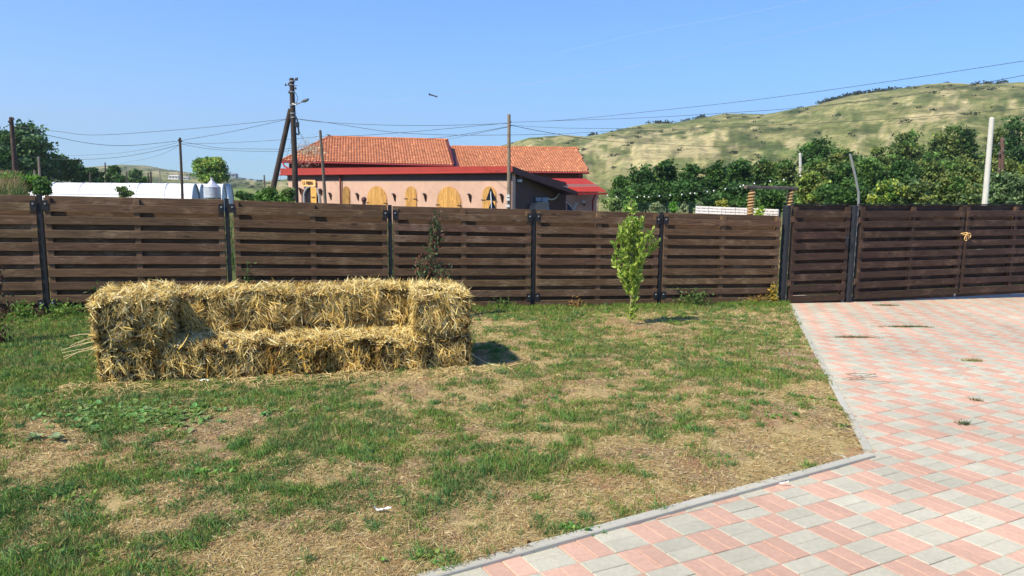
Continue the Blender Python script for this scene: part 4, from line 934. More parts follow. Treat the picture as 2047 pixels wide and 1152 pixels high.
for sx_, sy_, cx2, cz2 in ((wsg, .05, 0, hsg/2-.02), (wsg, .05, 0, -hsg/2+.02), (.05, hsg, -wsg/2+.02, 0), (.05, hsg, wsg/2-.02, 0)):
    mb.box(cs_+np.array([*(wd*cx2+wn*.03), cz2]), (sx_, .03, sy_), axq, (1.8, 2.0, 3.0), bev=.004)
mb.build('rim', M_pine, sgn)
STK = {'L': [[(0, 1), (0, 0), (.7, 0)]], 'A': [[(0, 0), (.4, 1), (.8, 0)], [(.15, .35), (.65, .35)]], 'P': [[(0, 0), (0, 1), (.6, 1), (.7, .75), (.6, .5), (0, .5)]], 'O': [[(.1, 0), (0, .2), (0, .8), (.1, 1), (.6, 1), (.7, .8), (.7, .2), (.6, 0), (.1, 0)]],
       'D': [[(0, 0), (0, 1), (.5, 1), (.7, .7), (.7, .3), (.5, 0), (0, 0)]], 'I': [[(.1, 0), (.1, 1)]], 'N': [[(0, 0), (0, 1), (.7, 0), (.7, 1)]], 'V': [[(0, 1), (.4, 0), (.8, 1)]], 'T': [[(0, 1), (.8, 1)], [(.4, 1), (.4, 0)]]}
mb = MB(); xx = -.42; hl = hsg*.52; wl = .165*wsg/1.05*.62
txt = 'LA PODINA'; adv = wsg*.80/8.2; xx = -wsg*.40
for ch in txt:
    if ch == ' ': xx += adv*.6; continue
    for st_ in STK[ch]:
        mb.tube([cs_+np.array([*(wd*(xx+a*adv*.85)+wn*.045), (b-.5)*hl]) for a, b in st_], .017, 5, (.16, .09, .03))
    xx += adv*(1 if ch != 'I' else .45)
mb.build('lettering', M_gen, sgn)
# wall lanterns
wl_l = []
def lantern(px, py, label, s_=1.0):
    q = fp(px, py, .02); t = thing('wall_lantern', label, 'wall lamp', tuple(q), 'torch shaped lamps along the front wall')
    mb = MB(); b0 = q+[0, 0, -.22*s_]; top = q+np.array([*(wn*.10), .16*s_])
    mb.tube([q+[0, 0, -.25*s_], q+np.array([*(wn*.05), -.05]), top], [.045, .06, .075], 8, (.055, .03, .025)); mb.tube([q+[0, 0, -.28*s_], q+[0, 0, .05]], .03, 6, (.04, .025, .02)); mb.build('bracket', M_metal, t)
    mb = MB(); mb.lathe(top-np.array([*(wd*.10), .02]), [(.02, -.05), (.075, 0), (.07, .06), (.02, .09)], 10, (.40, .30, .28)); mb.build('shade', M_gen, t, smooth=True)
for px, py, lab in ((662, 391, 'dark wall lamp between the entrance and the downpipe'), (716.5, 392, 'dark wall lamp left of the first wide arched shutter'), (790, 393, 'dark wall lamp between the first wide arched shutter and the narrow one'),
                    (851.5, 393, 'dark wall lamp between the narrow shutter and the second wide one'), (941, 394, 'dark wall lamp right of the second wide arched shutter'), (1005, 394.5, 'dark wall lamp nearest the right corner of the front wall'),
                    (602, 381, 'dark wall lamp left of the arched entrance'), (643.5, 383, 'dark wall lamp right of the arched entrance')): lantern(px, py, lab)
# side wall fittings
sdv = WS-WB; sdv = sdv/np.linalg.norm(sdv); sn = np.array([sdv[1], -sdv[0]])
def sp(px, py, off=0): q = onplane(px, py, WB, sdv); q[:2] += sn*off; return q
mb = MB(); q = [sp(1066, 420, .02), sp(1093, 420, .02), sp(1093, 394, .02), sp(1066, 394, .02)]
mb.poly(q, (.02, .02, .025), th=.02); wdw = mb.build('side_opening', M_gen, bld)  # flat sheet on the wall; the inner darkness is in its colour
mb = MB(); q = [sp(1070, 403, .05), sp(1081, 402, .05), sp(1081, 395, .05), sp(1070, 395, .05)]; mb.poly(q, (.30, .33, .40), th=.02); mb.build('pane', M_film, wdw)
mb = MB()
for k in range(9):
    a_ = 1082+k*1.1; mb.poly([sp(a_+k*.25, 420, .08+.04*(k % 2)), sp(a_+1.3+k*.3, 420, .08+.04*((k+1) % 2)), sp(a_+1.1, 395, .06+.03*((k+1) % 2)), sp(a_, 395, .06+.03*(k % 2))], (.24, .34, .46))
mb.build('curtain', M_film, wdw)
mb = MB(); mb.poly([sp(1052, 422, .5), sp(1078, 422, .5), sp(1083, 406, .45), sp(1075, 403, .4), sp(1061, 404, .4), sp(1054, 412, .45)], (.33, .25, .18), th=.35)
tag(mb.build('straw_screen', M_strawcore, origin=sp(1066, 420, .5)), 'tan woven screen standing beside the side opening of the building', 'screen')
mb = MB(); mb.tube(spl([sp(1090, 397, .1), sp(1098, 399, .15), sp(1106, 396, .15), sp(1112, 388, .15), sp(1116, 378, .15), sp(1120, 373.5, .15), sp(1132, 375.5, .1)], 26), .045, 7, (.62, .60, .55)); mb.build('flue_hose', M_gen, bld, smooth=True)
mb = MB(); mb.box(sp(1034.5, 361.5, .12), (.32, .14, .14), np.array([[*sdv, 0], [-sn[0], -sn[1], 0], [0, 0, 1]]), (.55, .53, .5), bev=.02); mb.build('floodlight', M_gen, bld)
mb = MB(); mb.box(sp(1040, 353, .15), (.9, .10, .16), np.array([[*sdv, 0], [-sn[0], -sn[1], 0], [0, 0, 1]]), (.14, .08, .07), bev=.01); mb.build('beam_end', M_gen, bld)
ev = (WE-WS)/np.linalg.norm(WE-WS); en = np.array([ev[1], -ev[0]])
def ep(px, py, off=0): q = onplane(px, py, WS, ev); q[:2] += en*off; return q
mb = MB(); mb.poly([ep(1134, 422, .01), ep(1147, 422, .01), ep(1140, 411, .01), ep(1134, 405.5, .01)], (.03, .05, .10), th=.01)
mb.tube(spl([ep(1124, 402, .04), ep(1133, 406, .04), ep(1140, 412, .04), ep(1146, 421, .04)], 12), .035, 6, (.68, .66, .62))
for k in range(5): mb.tube([ep(1146, 420, .03), ep(1148+k*2.2, 404+k*.2, .03)], .02, 5, (.62, .60, .58))
mb.build('painted_arch', M_gen, bld)
q = ep(1165, 410, .3); ln = thing('yard_lamp', 'dark bracket lamp with white globe on the right end wall of the building', 'wall lamp', tuple(ep(1165, 405, .02)))
mb = MB(); mb.tube([ep(1168, 411, .02), ep(1165, 407, .2), ep(1162, 404, .3)], .05, 7, (.05, .03, .03)); mb.build('bracket', M_metal, ln)
mb = MB(); mb.lathe(ep(1161, 404, .32), [(.01, -.08), (.08, -.05), (.10, 0), (.08, .07), (.01, .09)], 10, (.8, .78, .72)); mb.build('globe', M_gen, ln, smooth=True)
mb = MB(); q = W(1195, 388, 43.5); q2 = q.copy(); q2[2] = zg; mb.tube([q2, q], .05, 8, (1.6, 1.5, 1.3)); tag(mb.build('timber_prop', M_post, origin=q2), 'thin pale timber prop at the right end of the red lean-to roof', 'prop')
# pale dry creeper hanging over the tiles
mb = MB(); n = 900; c = pc+rng.normal(0, 1, (n, 3))*np.array([.55, .1, .5]); c[:, 1] = 53.8+(c[:, 2]-pc[2])*.9-.35
lo = c[:, 2] < R1L[2]+.05; c[lo, 1] = R1L[1]-.05
mb.ribbons(c, rng.normal(0, 1, (n, 3))*[1, .2, 1.4], rng.normal(0, 1, (n, 3)), rng.uniform(.1, .35, n), np.full(n, .018), np.array([.52, .42, .30])*rng.uniform(.5, 1.2, (n, 1)))
tag(mb.build('dry_creeper', M_straw, origin=pc), 'pale dead creeper hanging over the left part of the tiled roof', 'creeper')
# bird on the ridge
q = W(658, 272.5, 57); mb = MB(); mb.tube([q+[-.16, 0, .10], q+[-.08, 0, .10], q+[.02, 0, .03], q+[.16, 0, -.02], q+[.30, 0, -.05]], [.02, .05, .08, .05, .015], 8, (.03, .03, .04))
mb.tube([q+[.02, 0, -.12], q+[.02, 0, .0]], .012, 5, (.05, .04, .03)); mb.tube([q+[-.24, 0, .10], q+[-.16, 0, .11]], [.004, .018], 5, (.1, .08, .03))
tag(mb.build('bird', M_gen, origin=q, smooth=True), 'small dark bird perched on the left end of the roof ridge', 'bird')
q = W(727.5, 398, 30); qz = GZ(q[0], q[1]); mb = MB(); mb.tube([(q[0], q[1], qz), (q[0], q[1], q[2]-.05)], .07, 10, (.10, .045, .035)); mb.lathe((q[0], q[1], q[2]-.10), [(.09, 0), (.11, .05), (.10, .13), (.05, .18), (.001, .19)], 12, (.09, .035, .03))
tag(mb.build('bollard', M_gen, origin=(q[0], q[1], qz)), 'dark red post with rounded cap before the building, just above the fence', 'bollard')

# ------------------------------------------------------------------ poles
def pole_pts(t, b, D):
    a = W(t[0], t[1], D); c = W(b[0], b[1], D); z = GZ(c[0], c[1])-.2; k = (z-a[2])/(c[2]-a[2]); return a, a+(c-a)*k
def pole(t, b, D, r, label, mat=M_tar, col=(1, 1, 1), name='utility_pole', group=None, cat='pole'):
    a, c = pole_pts(t, b, D); th = thing(name, label, cat, tuple(c), group); mb = MB()
    mb.tube([c, c*.5+a*.5+[.02, 0, 0], a-[0, 0, .04], a], [r*1.15, r, r*.85, r*.5], 12, col); mb.build('mast', mat, th, smooth=False); return th, a, c
def insul(th, pts):
    for q in pts:
        mb = MB(); mb.tube([q, q+[.0, 0, .05], q+[0, 0, .11]], [.03, .045, .02], 8, (.10, .09, .09)); mb.build('insulator', M_metal, th)
p583, a, c = pole((583, 156), (589, 350), 33, .125, 'tall dark wooden utility pole with a leaning strut and street lamp arm', cat='utility pole')
mb = MB(); s0 = W(581, 218, 33.1); s1 = W(547, 372, 33.1); k = (GZ(s1[0], s1[1])-.2-s0[2])/(s1[2]-s0[2]); mb.tube([s0+(s1-s0)*k, s0], [.13, .11], 12, (1, 1, 1)); mb.build('strut', M_tar, p583)
mb = MB(); mb.tube([W(584, 208, 32.9), W(592, 209.5, 32.8), W(605, 203, 32.5)], .022, 6, (.40, .42, .45)); ar = mb.build('lamp_arm', M_galv, p583)
mb = MB(); l0 = W(604, 203.5, 32.5); l1 = W(616, 199, 32.3); mb.tube([l0, l0*.5+l1*.5, l1], [.04, .08, .05], 8, (.13, .15, .17)); mb.build('lamp_head', M_metal, ar)
mb = MB()
for px, py in ((584, 163), (583, 170), (584, 184), (584, 211), (586, 227), (587, 235)):
    q = W(px, py, 33); mb = MB(); mb.tube([q-[0, 0, .02], q+[0, 0, .02]], .135, 12, (.42, .42, .42)); mb.build('clamp', M_galv, p583)
for x0, x1, py in ((570, 595, 171), (580, 596, 161), (577, 592, 186), (578, 596, 206)):
    mb = MB(); mb.tube([W(x0, py, 32.9), W(x1, py, 32.9)], .012, 5, (.1, .1, .1)); mb.build('crossarm', M_galv, p583)
if 1: insul(p583, [W(x, y, 32.9) for x, y in ((571, 172), (577, 171), (591, 161), (594, 160), (591, 179), (578, 187))])
mb = MB(); q = W(594, 255, 32.8); mb.tube(spl([q+[-.1, 0, .55], q+[.02, 0, .3], q+[0, 0, .1], q+[.05, 0, -.05], q+[.06, 0, -.3], q+[-.06, 0, -.25]], 20), .035, 6, (.03, .04, .06)); mb.box(q+[.0, 0, .12], (.16, .14, .22), np.eye(3), (.03, .04, .055), bev=.02); mb.build('splice_box', M_metal, p583)
mb = MB(); mb.tube(spl([W(591, 187, 32.9), W(595, 195, 32.9), W(593, 205, 32.9), W(590, 211, 32.9)], 10), .012, 5, (.04, .04, .05)); mb.build('jumper_cable', M_wire, p583)
p360, a, c = pole((359.5, 275), (364, 392), 40, .07, 'thin weathered pole in front of the white tunnel greenhouses', M_post, (.45, .4, .38), cat='utility pole'); insul(p360, [W(357, 283, 39.9), W(363, 284, 39.9)])
p643, a, c = pole((640, 260), (649, 395), 38, .08, 'slim grey leaning pole in front of the building entrance', M_post, (.8, .85, .8), cat='pole')
p1017, a, c = pole((1017.5, 228), (1016, 405), 31, .075, 'grey pointed wooden pole in front of the right corner of the building', M_post, (1.5, 1.4, 1.2), cat='utility pole'); insul(p1017, [W(1020, 246, 30.9), W(1020, 253, 30.9)])
mb = MB()
for py in (392, 399, 412): q = W(1015, py, 30.9); mb = MB(); mb.box(q+[0, -.05, 0], (.16, .05, .10), np.eye(3), (.75, .74, .70), bev=.004); mb.build('white_marker', M_gen, p1017)
p22, a, c = pole((22, 234), (32, 380), 34, .10, 'dark wooden utility pole at the left edge beside the big tree', M_tar, (1.4, 1.3, 1.2), cat='utility pole'); insul(p22, [W(27, 240, 33.9), W(18, 246, 33.9)])
pole((77, 313), (79, 362), 62, .09, 'short grey pole with a small lamp arm, right of the leftmost pole', M_post, (1.2, 1.2, 1.2), cat='pole', name='distant_pole', group='small distant poles')
pole((69, 340), (69, 360), 62, .08, 'tiny grey post just left of the short lamp pole', M_post, (1.2, 1.1, 1.1), name='distant_pole', group='small distant poles')
pole((180, 345), (180, 366), 85, .1, 'tiny dark pole among the dark trees above the white greenhouse', name='distant_pole', group='small distant poles')
pole((210, 325), (211, 360), 110, .1, 'tiny pole rising above the dark trees, topped by a cross arm', name='distant_pole', group='small distant poles')
pole((253, 343), (253, 368), 85, .09, 'thin pole before the grey green tree', name='distant_pole', group='small distant poles')
pole((301, 343), (302, 368), 85, .12, 'dark stub pole, right one of a pair above the white greenhouse', name='distant_pole', group='small distant poles')
pole((296, 345), (296, 368), 85, .08, 'dark stub pole, left one of a pair above the white greenhouse', name='distant_pole', group='small distant poles')
pole((319, 338), (320, 368), 85, .07, 'slim pole standing before the tan field', M_post, (1.2, 1.2, 1.2), name='distant_pole', group='small distant poles')
pole((528, 350), (529, 380), 75, .09, 'small grey pole in the field left of the leaning strut', M_post, (1, 1, 1), name='distant_pole', group='small distant poles')
wp, a, c = pole((1983, 235), (1968, 400), 24, .085, 'leaning white concrete pole among the bushes at the right', M_conc, (.62, .60, .54), name='concrete_pole')
# square-ish crown of the white pole
bp, a, c = pole((2004, 275), (2002, 350), 30, .09, 'brown wooden pole right of the white one, half hidden in leaves', M_tar, (2.2, 1.8, 1.6))
mb = MB(); s0 = W(2001, 300, 30); s1 = W(1996, 352, 30); mb.tube([s1-[0, 0, 1.0], s0], .06, 8, (2.2, 1.8, 1.6)); mb.build('strut', M_tar, bp)
for px, py in ((1997, 290), (2007, 283), (1998, 310), (2006, 305)): insul(bp, [W(px, py, 29.9)])
a = W(1699, 308, 15.5); m_ = W(1713, 370, 15.5); b_ = W(1716, 412, 15.5); mb = MB(); z = GZ(b_[0], b_[1]); mb.tube(spl([a, m_, b_, np.array([b_[0]+.02, b_[1], z])], 18), .026, 8, (.42, .42, .38)); tag(mb.build('bent_pole', M_galv, origin=(b_[0], b_[1], z)), 'thin bent grey tube rising behind the black pillar of the gates', 'pole')
pole((1599.5, 306), (1600, 336), 60, .13, 'short pale concrete post standing up from the dark thicket', M_conc, (.55, .53, .48), name='concrete_pole')

# wires
def wire(pts, D0, D1, label, r=.008, col=(.05, .055, .06), extra=0):
    n = len(pts); P = [W(px, py, D0+(D1-D0)*i_/(n-1)) for i_, (px, py) in enumerate(pts)]; mb = MB(); mb.tube(spl(P, 30), r, 5, col, cap=False)
    return tag(mb.build('overhead_wire', M_wire, origin=P[0]), label, 'wire', 'overhead wires')
wire([(22, 252), (75, 266), (180, 287), (260, 291), (358, 282)], 34, 40, 'overhead wire sagging from the leftmost pole to the pole before the greenhouses', .011)
wire([(22, 252), (120, 263.5), (200, 270), (400, 256), (583, 237)], 34, 33, 'upper long wire from the leftmost pole to the tall pole with the strut', .009)
wire([(363, 281), (450, 266), (520, 251), (583, 237)], 40, 33, 'wire rising from the pole before the greenhouses to the tall strutted pole', .010)
wire([(358, 290), (300, 304), (240, 314), (170, 319), (100, 318)], 40, 60, 'wire running left from the greenhouse pole down to the short lamp pole', .013)
wire([(358, 285), (300, 297), (230, 307), (130, 312)], 40, 62, 'thin upper wire from the greenhouse pole toward the left trees', .008)
wire([(358, 291), (330, 306), (290, 318), (240, 327)], 40, 75, 'lower wire dropping left from the greenhouse pole toward the far hill', .009)
wire([(362, 283), (400, 290), (440, 296), (512, 298), (583, 297), (641, 283)], 40, 38, 'upper of the two wires from the greenhouse pole to the slim grey pole', .010)
wire([(362, 288), (420, 298), (512, 303), (575, 302), (641, 293)], 40, 38, 'lower of the two wires from the greenhouse pole to the slim grey pole', .009)
wire([(362, 288), (450, 286), (560, 280), (641, 273)], 40, 38, 'straight wire from the greenhouse pole rising to the slim grey pole', .008)
wire([(587, 237), (640, 244), (760, 250), (880, 251), (1017, 247)], 33, 31, 'upper sagging wire between the strutted pole and the pointed pole', .009)
wire([(587, 237), (660, 246), (780, 264), (900, 270), (1017, 270), (1120, 268)], 33, 30, 'lower sagging wire from the strutted pole past the pointed pole', .009)
wire([(641, 273), (720, 271), (820, 264), (920, 255), (1017, 246)], 38, 31, 'wire from the slim grey pole up to the top of the pointed pole', .009)
wire([(850, 279), (920, 270), (1017, 253)], 45, 31, 'upper service wire from the tiled roof to the pointed pole', .010)
wire([(893, 279), (950, 268), (1017, 254)], 58, 31, 'lower service wire from the tiled roof to the pointed pole', .009)
wire([(587, 260), (571, 322), (560, 360)], 33, 44, 'thin stay wire dropping left of the strutted pole', .006)
wire([(598, 262), (613, 292), (616, 300)], 33, 53, 'short service wire from the strutted pole to the roof edge', .009)
wire([(1018, 245), (1130, 240), (1300, 223), (1500, 201), (1750, 167), (2100, 114)], 31, 16, 'highest wire from the pointed pole to the upper right', .0060)
wire([(1018, 245), (1130, 241), (1300, 235), (1500, 223), (1640, 212), (1850, 186), (2100, 141)], 31, 16, 'second wire from the pointed pole crossing the hill crest', .0062)
wire([(1018, 250), (1120, 256), (1300, 257), (1500, 252), (1750, 240), (2100, 213)], 31, 18, 'third wire from the pointed pole crossing the hillside', .0060)
wire([(1018, 250), (1100, 266), (1200, 281), (1330, 289), (1450, 294), (1600, 290)], 31, 58, 'lowest wire from the pointed pole to the concrete post in the thicket', .012)
wire([(1120, 268), (1240, 262), (1400, 258), (1500, 254)], 30, 26, 'short wire crossing between the pointed pole wires', .006)
hw_ = wire([(760, 205), (890, 189), (1140, 156), (1400, 107), (1640, 55), (2000, -28)], 60, 22, 'pale high wire crossing the sky to the top right corner', .007, (.42, .46, .52))
wire([(1100, 110), (1300, 63), (1480, 30), (1700, -20)], 50, 26, 'faint highest wire in the sky at the top right', .004, (.55, .60, .66))
mb = MB(); a = W(858, 189, 56); b_ = W(874, 193.5, 56); mb.tube([a, a*.9+b_*.1, a*.1+b_*.9, b_], [.09, .05, .05, .09], 8, (.03, .045, .06)); mb.tube([a+[0, 0, .0], a+[-.02, 0, .07]], .04, 6, (.03, .045, .06)); tag(mb.build('line_spacer', M_metal, origin=a), 'small dark cable spacer hanging in the sky above the roof', 'cable spacer')

# warning signs seen from behind
q = W(982, 400, 24); gz = GZ(q[0], q[1]); ts = thing('road_sign', 'dark back of two triangular road signs on one grey post', 'road sign', (q[0], q[1], gz))
mb = MB(); mb.tube([(q[0]+.05, q[1], gz), (q[0]+.03, q[1], gz+1), W(981, 383, 24)], .018, 8, (.34, .37, .42)); mb.build('post', M_galv, ts, smooth=True)
for T_, B1, B2 in (((981, 374), (971, 401), (993, 400)), ((983.5, 400), (975, 421), (994, 421))):
    mb = MB(); P = [W(*B1, 24.06), W(*B2, 24.06), W(*T_, 24.06)]; cc = sum(P)/3; V = []
    for k in range(3):
        p, nx, pv = P[k], P[(k+1) % 3], P[(k-1) % 3]; V += [p+(pv-p)*.06, p+(cc-p)*.05, p+(nx-p)*.06]
    mb.poly(V, (.018, .02, .026), th=-.02); mb.build('sign_plate', M_metal, ts)

# ------------------------------------------------------------------ greenhouses and silo
gn = np.array([-.250, .968]); ga = np.array([.968, .250]); rows = []
base0 = W(386, 368, 75)[:2]
zg75 = -3.0
def tunnel(p, L, Wt, Ht, label):
    """gothic arch film tunnel; p = near foot of its right end, runs along -ga"""
    t = thing('tunnel_greenhouse', label, 'greenhouse', (p[0], p[1], zg75), 'white tunnel greenhouses'); mb = MB(); k = 14
    pr = []
    for i_ in range(k+1):
        u = i_/k; s_ = -math.cos(math.pi*u)*.5+.5; h_ = Ht*(1-abs(2*s_-1)**2.3)**.62*(.93+.07*(1-abs(2*s_-1))); pr.append((s_*Wt, h_))
    V = []
    nseg = 24
    for m in range(nseg+1):
        for s_, h_ in pr: c = p-ga*(L*m/nseg)+gn*s_; V.append((c[0], c[1], zg75+h_+.02*math.sin(m*2.4)))
    mb.add(V, [(m*(k+1)+i_, m*(k+1)+i_+1, (m+1)*(k+1)+i_+1, (m+1)*(k+1)+i_) for m in range(nseg) for i_ in range(k)], (.86, .87, .88)); mb.build('film_cover', M_film, t, smooth=True)
    for m in range(1, 12):
        mb = MB(); mb.tube([(*(p+gn*s_-ga*(L*m/12)), zg75+h_+.015) for s_, h_ in pr[:9]], .035, 5, (.62, .64, .66)); mb.build('hoop', M_galv, t)
    mb = MB(); V = [(*(p+gn*s_-ga*.05), zg75+h_) for s_, h_ in pr]; mb.add(V, [tuple(range(k+1))], (.50, .58, .64)); mb.build('end_wall', M_film, t)
    mb = MB(); mb.tube([(*(p+gn*s_+ga*.02), zg75+h_) for s_, h_ in pr], .06, 6, (.6, .62, .64)); mb.build('end_hoop', M_galv, t)
    mb = MB(); ax_ = np.array([[ga[0], ga[1], 0], [-gn[0], -gn[1], 0], [0, 0, 1]]); mb.box((*(p-ga*L/2-gn*.04), CAMZ-1.13), (L, .03, .05), ax_, (.45, .47, .5)); mb.build('side_rail', M_galv, t)
for k, lab in enumerate(('long white film tunnel greenhouse nearest the fence', 'white tunnel greenhouse second from the left, next to the silo', 'white tunnel greenhouse end directly behind the silo', 'white tunnel greenhouse right of the silo', 'rightmost white tunnel greenhouse end')):
    px = (378, 393, 420, 440, 455)[k]; Dp = 62+k*7.2; p = W(px, 368, Dp)[:2]
    zg75 = CAMZ-3.55 if k else CAMZ-3.3
    tunnel(p, 26 if k == 0 else 20, 6.0, (zg75*-1+CAMZ-.28) if k else (CAMZ-zg75-.22), lab)
q = W(424, 375, 60); sz_ = CAMZ-3.3; sl = thing('grain_silo', 'small galvanised silo with conical roof among the greenhouses', 'silo', (q[0], q[1], sz_))
R_s = 16/1478*60; zb_ = W(424, 388, 60)[2]; ze = W(424, 374, 60)[2]; za = W(424, 361.5, 60)[2]
mb = MB(); V = []; k = 40; zs_ = np.linspace(zb_-.3, ze, 16)
mb.lathe((q[0], q[1], 0), [(R_s*(1+.012*(i_ % 2)), z) for i_, z in enumerate(zs_)], 32, (.62, .66, .70)); mb.build('drum', M_galv, sl, smooth=False)
mb = MB(); mb.lathe((q[0], q[1], 0), [(R_s*1.06, ze-.02), (R_s*.55, ze+(za-ze)*.5), (.12, za), (.0, za)], 16, (.62, .63, .68)); mb.lathe((q[0], q[1], 0), [(.10, za-.05), (.10, za+.22), (.0, za+.24)], 10, (.75, .76, .78)); mb.build('cone_roof', M_galv, sl)
for k in range(6):
    a = k*math.pi/3+.3; mb = MB(); mb.tube([(q[0]+R_s*.93*math.cos(a), q[1]+R_s*.93*math.sin(a), sz_), (q[0]+R_s*.93*math.cos(a), q[1]+R_s*.93*math.sin(a), zb_)], .05, 6, (.35, .37, .4)); mb.build('leg', M_galv, sl)
mb = MB(); mb.lathe((q[0], q[1], 0), [(R_s, zb_-.3), (.15, zb_-1.2)], 16, (.3, .32, .35)); mb.build('hopper', M_galv, sl)
# small far houses on the left hill
def house(px, py, D, w_, h_, label, wall=(.62, .6, .56), roof=(.35, .33, .33)):
    p = W(px, py, D); x, y, z = p; z -= .8; t = thing('far_house', label, 'house', (x, y, z), 'far houses on the left hill'); mb = MB()
    mb.box((x, y, z+h_/2), (w_, w_*.6, h_), np.eye(3), wall); wl = mb.build('wall', M_wall, t)
    mb = MB(); a, b, c_ = w_*.55, w_*.36, h_; mb.add([(x-a, y-b, z+c_), (x+a, y-b, z+c_), (x+a, y+b, z+c_), (x-a, y+b, z+c_), (x-a*.7, y, z+c_*1.45), (x+a*.7, y, z+c_*1.45)], [(0, 1, 5, 4), (1, 2, 5), (2, 3, 4, 5), (3, 0, 4), (3, 2, 1, 0)], roof); mb.build('roof', M_gen, t)
    mb = MB()
    for s_ in (-.3, 0, .3): mb.box((x+s_*w_, y-w_*.3-.02, z+h_*.55), (w_*.13, .04, h_*.3), np.eye(3), (.05, .06, .08))
    mb.build('window', M_gen, wl)
    return t
house(349, 357, 560, 7.5, 2.4, 'low white house below the left hill crest', (.75, .72, .66), (.5, .46, .42))
house(371, 358, 600, 6, 1.8, 'flat grey house right of the low white one', (.5, .5, .46))
house(462, 354, 700, 11, 3.2, 'dark two storey house on the spur right of the yellow green tree', (.28, .33, .40), (.2, .24, .3))

# ------------------------------------------------------------------ trees
def tree(px, ptop, hw, D, label, cols, pbot=420, name='tree', cat='tree', n=6000, ls=None, group=None, trunk=True, lobes=9, wob=.32, trunk_px=None, airy=.5):
    T0 = W(px, ptop, D); B0 = W(px, pbot, D); gz = GZ(B0[0], B0[1]); zb = max(gz, B0[2]) if pbot < 405 else max(gz, min(B0[2], CAMZ-1.2))
    Rw = hw/FPX*D; Hh = (T0[2]-zb); ls = ls or .0052*D
    cx_, cy_ = T0[0], T0[1]; t = thing(name, label, cat, (cx_, cy_, gz), group)
    tr = MB(); cr = MB()
    # lobes of the crown
    lob = []
    for k in range(lobes):
        a = random.uniform(0, 6.28); zz = random.uniform(.25, .82); rr_ = random.uniform(.2, .62)*(1-abs(zz-.45)*.7)
        lob.append((np.array([cx_+math.cos(a)*rr_*Rw, cy_+math.sin(a)*rr_*Rw*.8, zb+zz*Hh]), Rw*random.uniform(.34, .55)*(1.15-zz*.5), Hh*random.uniform(.18, .27)))
    lob.append((np.array([cx_+random.uniform(-.15, .15)*Rw, cy_, zb+Hh*.80]), Rw*.42, Hh*.20)); lob.append((np.array([cx_, cy_, zb+Hh*.38]), Rw*.72, Hh*.34))
    n = int(n*1.35); ncl = max(24, n//60); cls = []
    for k in range(ncl):
        c_, r1_, r2_ = lob[random.randrange(len(lob))]; v = rng.normal(size=3); v /= np.linalg.norm(v); q = random.uniform(.55, 1.05) if random.random() < .8 else random.uniform(.1, .6); cls.append(c_+v*np.array([r1_, r1_, r2_])*q)
    cls = np.array(cls); cc = np.array(cols)
    ci = rng.choice(len(cc), ncl); tone = rng.uniform(.65, 1.35, ncl); m = n//ncl
    P = np.repeat(cls, m, 0)+rng.normal(0, 1, (ncl*m, 3))*np.array([1, 1, .62])*Rw*.115*rng.uniform(.6, 1.4, (ncl, 1)).repeat(m, 0)
    col = np.repeat(cc[ci]*tone[:, None], m, 0)*rng.uniform(.7, 1.3, (ncl*m, 1))
    P[:, 2] = np.maximum(P[:, 2], gz+.05)
    cr.leaves(P, ls*rng.uniform(.5, 1.15, len(P)), col*np.array([1.28, 1.5, 1.2]), up=(0, 0, .5), asp=.62)
    th_ = max(.05, Rw*.06)
    if trunk:
        top = np.array([cx_, cy_, zb+Hh*.6]); tr.tube(spl([(cx_, cy_, gz-.1), (cx_+.05*Rw, cy_, gz+(zb-gz)*.5+Hh*.15), top], 10), np.linspace(th_, th_*.35, 10), 8, (.13, .10, .075))
        for k in range(7):
            e_ = cls[random.randrange(ncl)]; s0 = np.array([cx_, cy_, zb+Hh*random.uniform(.12, .45)]); tr.tube(spl([s0, s0*.5+e_*.5-[0, 0, .04*Hh], e_], 7), np.linspace(th_*.45, th_*.1, 7), 6, (.13, .10, .075))
        tr.build('trunk', M_bark, t, smooth=True)
    cr.build('crown', M_leaf, t)
    return t
DG = [(.040, .088, .022), (.055, .105, .028), (.032, .068, .02)]; MG = [(.075, .13, .03), (.06, .11, .03), (.09, .145, .04)]; OL = [(.13, .15, .045), (.10, .13, .04), (.16, .16, .05), (.09, .12, .04)]
YG = [(.22, .26, .05), (.16, .22, .045), (.30, .30, .06)]; GG = [(.12, .16, .08), (.15, .19, .10), (.09, .13, .06)]
BT = 'trees of the thicket at the right'
tree(25, 252, 68, 95, 'big dark tree at the left edge behind the leftmost pole', DG+[(.06, .10, .05)], pbot=385, n=15000, lobes=14, ls=.55)
tree(-45, 268, 60, 98, 'dark tree cut off by the left photo edge', DG, pbot=385, n=6000, ls=.55)
LT = 'dark trees left above the greenhouse'
tree(118, 308, 34, 100, 'mid green tree just right of the big dark one', MG+DG, pbot=372, n=5000, group=LT)
tree(152, 322, 26, 100, 'mid green tree, second to the right of the big dark one', MG+DG, pbot=372, n=4000, group=LT)
tree(188, 336, 20, 100, 'low dark tree behind the tiny pole', DG, pbot=372, n=2600, group=LT)
tree(222, 333, 18, 102, 'dark green tree between two tiny poles', MG+DG, pbot=372, n=2600, group=LT)
tree(240, 350, 16, 98, 'low dark bush tree at the foot of the thin pole', DG, pbot=372, n=1600, group=LT)
tree(267, 338, 16, 96, 'grey green feathery tree above the white greenhouse', GG, pbot=372, n=2400, group=LT)
tree(285, 356, 20, 96, 'low dark bush right of the feathery tree', DG+MG, pbot=372, n=1600, group=LT)
tree(420, 314, 41, 92, 'round yellow green tree behind the silo', MG+YG, pbot=374, n=7500, lobes=12, ls=.42)
